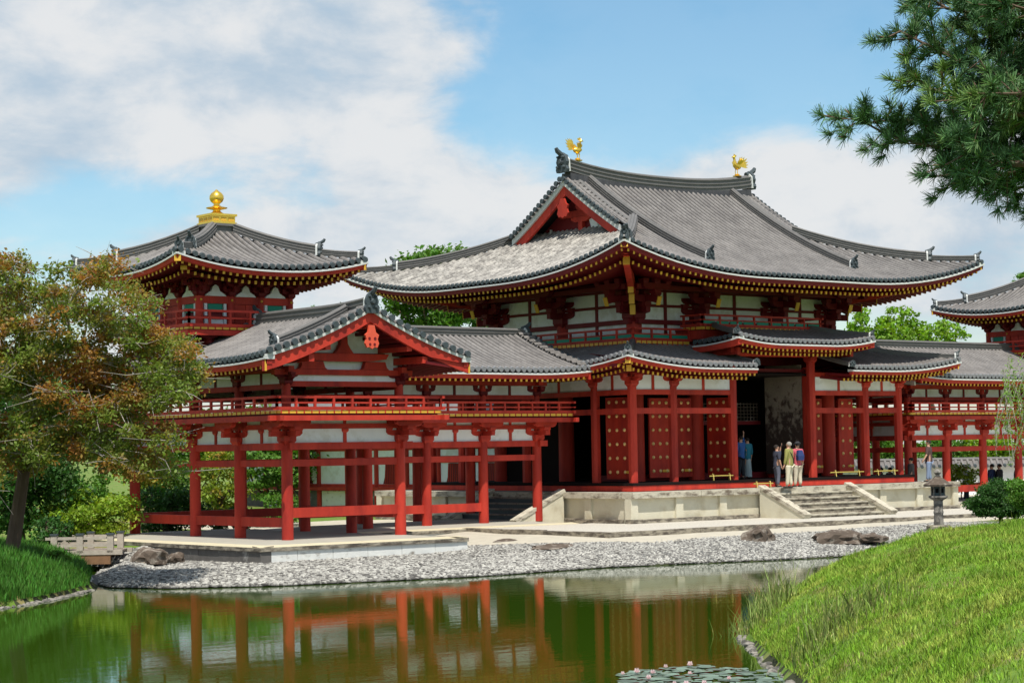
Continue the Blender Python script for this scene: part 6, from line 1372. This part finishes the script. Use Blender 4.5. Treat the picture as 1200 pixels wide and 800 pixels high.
    for sx_ in (-.05, .05): ns.tube([T(sx_, .004, cz-.018), T(sx_*1.05, .008, cz), T(sx_, .006, cz+.012)], [.003*k, .008*k, .004*k], 6)
    me, _ = ns.mesh('nose_and_ears', SKIN, local=True); put('nose_and_ears', me, p, p.location)
    # hair as a cap over the back and top of the head
    hm = MB(); rows = []
    for i in range(8):
        th = PI*.62*i/7
        for j in range(14):
            ph = 2*PI*j/14; front = max(0, -math.sin(ph)); t_ = th*(1-.38*front); rows.append(T(.052*math.sin(t_)*math.cos(ph), .010+.062*math.sin(t_)*math.sin(ph), cz+.004+.060*math.cos(t_)))
    hm.add(rows, [(i*14+j, i*14+(j+1) % 14, (i+1)*14+(j+1) % 14, (i+1)*14+j) for i in range(7) for j in range(14)]); me, _ = hm.mesh('hair', cloth('hair_%d' % int(hair[0]*1000), hair), True, local=True); put('hair', me, p, p.location)
    if hat:
        ht = MB(); ht.tube([T(0, .005, cz+.02), T(0, .005, cz+.05), T(0, .005, cz+.082)], [.066*k, .062*k, .03*k], 14); ht.tube([T(0, -.01, cz+.02), T(0, -.012, cz+.028)], [.095*k, .085*k], 14); me, _ = ht.mesh('hat', cloth('hat_'+hat, {'dark': (.03, .03, .035), 'tan': (.45, .38, .25), 'white': (.7, .7, .68)}[hat]), True, local=True); put('hat', me, p, p.location)
    s1 = lambda a, b, t: tuple(i+(j-i)*t for i, j in zip(a, b))
    tn = [((0, 0, hip-.09), .10, .078), ((0, 0, hip+.0), .098, .076), ((0, .005, hip+.14), .076, .058), ((0, .005, sh-.02), .098, .068), ((0, 0, sh+.03), .038), (SL, .046), (s1(SL, EL, .95), .031), (s1(EL, WL, sleeve), .025), (SR, .046), (s1(SR, ER, .95), .034), (s1(ER, WR, sleeve), .025)]
    skinmesh('shirt', NN(tn), [(0, 1), (1, 2), (2, 3), (3, 4), (3, 5), (5, 6), (6, 7), (3, 8), (8, 9), (9, 10)], top, p, p.location, 0)
    if skirt:
        sk_ = MB(); sk_.lathe([(.105*k, .04*k), (.10*k, .2*k), (.085*k, .4*k), (.07*k, .53*k)], 14); me, _ = sk_.mesh('skirt', legs, True, local=True); put('skirt', me, p, p.location)
    else:
        ln_ = [((0, 0, hip+.04), .086, .066), ((-.05, 0, hip-.06), .066), (KL, .045), (s1(KL, AL_, .96), .036), ((.05, 0, hip-.06), .062), (KR, .045), (s1(KR, AR_, .96), .036)]
        skinmesh('trousers', NN(ln_), [(0, 1), (1, 2), (2, 3), (0, 4), (4, 5), (5, 6)], legs, p, p.location, 0)
    for A_f in (AL_, AR_):
        shm = MB(); a = Vector(T(*A_f)); b = Vector(T(A_f[0], A_f[1]-.08, A_f[2]-.028)); shm.tube([a+Vector(T(0, .025, -.03)), a+Vector(T(0, -.01, -.022)), b, b+(b-a)*.2], [.022*k, .030*k, .024*k, .010*k], 8); me, _ = shm.mesh('shoe', cloth('shoe_dark', (.04, .035, .03)), True, local=True); put('shoe', me, p, p.location)
    if extra: extra(p, T, k)
    return p
C = cloth
def bag(colr, name='backpack'):
    def f(p, T, k):
        b = MB(); c = [T(x, y, z) for x, y, z in ((-.07, .06, .60), (.07, .06, .60), (.07, .15, .60), (-.07, .15, .60))]; t = [T(x, y, z) for x, y, z in ((-.06, .06, .82), (.06, .06, .82), (.05, .13, .83), (-.05, .13, .83))]
        m = [T(x, y, z) for x, y, z in ((-.08, .06, .70), (.08, .06, .70), (.08, .16, .70), (-.08, .16, .70))]; b.hexa(c, m); b.hexa(m, t); me, _ = b.mesh(name, C('bag_'+colr, {'navy': (.02, .04, .14), 'black': (.02, .02, .02)}[colr]), local=True); put(name, me, p, p.location)
    return f
def strap(p, T, k):
    b = MB(); b.tube([T(.09, .03, .83), T(.02, .075, .74), T(-.08, .07, .60), T(-.10, .0, .54)], .009*k, 6); me, _ = b.mesh('bag_strap', C('strap_black', (.02, .02, .02)), local=True); put('bag_strap', me, p, p.location)
    b = MB(); v = T(-.125, .01, .50); b.box(v[0]-.06, v[0]+.06, v[1]-.05, v[1]+.05, v[2]-.1, v[2]+.08); me, _ = b.mesh('shoulder_bag', C('bag_dark', (.03, .03, .03)), local=True); put('shoulder_bag', me, p, p.location)
def phone(p, T, k):
    b = MB(); v = T(.075, -.17, .985); b.box(v[0]-.04, v[0]+.04, v[1]-.01, v[1]+.01, v[2]-.02, v[2]+.09); me, _ = b.mesh('phone', C('phone_black', (.01, .01, .01)), local=True); put('phone', me, p, p.location)
PZ = -.31
def on(px, z, py): a = Vector(spot(px, py, 10)); t = (z-CAM.z)/(a.z-CAM.z); v = CAM+(a-CAM)*t; return (v.x, v.y, z)
UPARM = ((.02, -.14, -.02), (-.01, -.16, .14))
person(on(911, PZ, 570.5), R(70), 1.56, 'woman in dark grey raising a phone, left of the three at the steps', C('charcoal_cloth', (.045, .05, .075)), C('grey_trousers', (.12, .13, .17)), armR=UPARM, extra=phone, sleeve=.02)
person(on(925.5, PZ, 571.5), R(195), 1.66, 'man in olive jacket and cream trousers, middle of the three at the steps', C('olive_cloth', (.26, .25, .07)), C('cream_trousers', (.62, .57, .42)), hair=(.30, .28, .25), extra=strap, sleeve=.9)
person(on(935.5, PZ, 570.5), R(165), 1.64, 'person with navy backpack, pink top and pale trousers, right of the group of three', C('pink_cloth', (.55, .10, .13)), C('pale_trousers', (.58, .52, .40)), extra=bag('navy'), hat='dark')
person((6.6, 1.2, 0.0), R(180), 1.60, 'person in blue shirt lifting an arm just inside the dark main doorway', C('blue_cloth', (.03, .10, .30)), C('dark_trousers', (.02, .022, .03)), armL=((-.03, -.06, .10), (-.04, -.05, .22)))
person((7.25, 1.5, 0.0), R(175), 1.54, 'person in teal top and long pale skirt inside the main doorway', C('teal_cloth', (.02, .17, .24)), C('pale_skirt', (.35, .42, .42)), skirt=True)
person((14.9, -.95, PZ), R(205), 1.64, 'man in brown shirt and jeans walking on the platform behind the stone lantern', C('brown_cloth', (.075, .04, .035)), C('blue_jeans', (.20, .26, .38)), armL=((-.08, 0, -.16), (-.14, -.03, -.28)), armR=((.08, 0, -.16), (.13, -.06, -.28)), sleeve=.02)
person((15.35, .35, PZ+.02), R(200), 1.62, 'person in dark jacket sitting on the platform left of the man in brown', C('dark_grey_cloth', (.05, .045, .045)), C('dark_trousers', (.02, .022, .03)), seated=True)
person((14.75, 4.4, PZ), R(230), 1.45, 'person in white shirt half hidden behind the porch column on the right', C('white_cloth', (.62, .66, .72)), C('dark_trousers', (.02, .022, .03)))
for px, lab, tp, hat in ((1033, 'dark-clothed visitor beyond the porch, left of a pair in front of the white wall', 'black_cloth', None), (1043.5, 'dark-clothed visitor beyond the porch, right of a pair in front of the white wall', 'charcoal_cloth', None), (1133, 'visitor in white top and hat among the plants by the garden wall', 'white_cloth', 'white'),
                         (1163, 'visitor in navy jacket behind the third column of the right corridor', 'navy_cloth', None), (1172, 'visitor in black behind the navy jacket in the right corridor', 'black_cloth', None), (1192, 'visitor in dark clothes at the right edge of the photo', 'navy_cloth', None)):
    cloth('black_cloth', (.02, .02, .022)); cloth('navy_cloth', (.02, .035, .10)); a = spot(px, 580, 92); person((a[0], a[1], gz(a[0], a[1])), R(180+px % 40), 1.66, lab, M[tp], C('dark_trousers', (.02, .022, .03)), hat=hat)

print('objects', len(bpy.data.objects), 'tris', sum(len(o.data.polygons) for o in bpy.data.objects if o.type == 'MESH'))
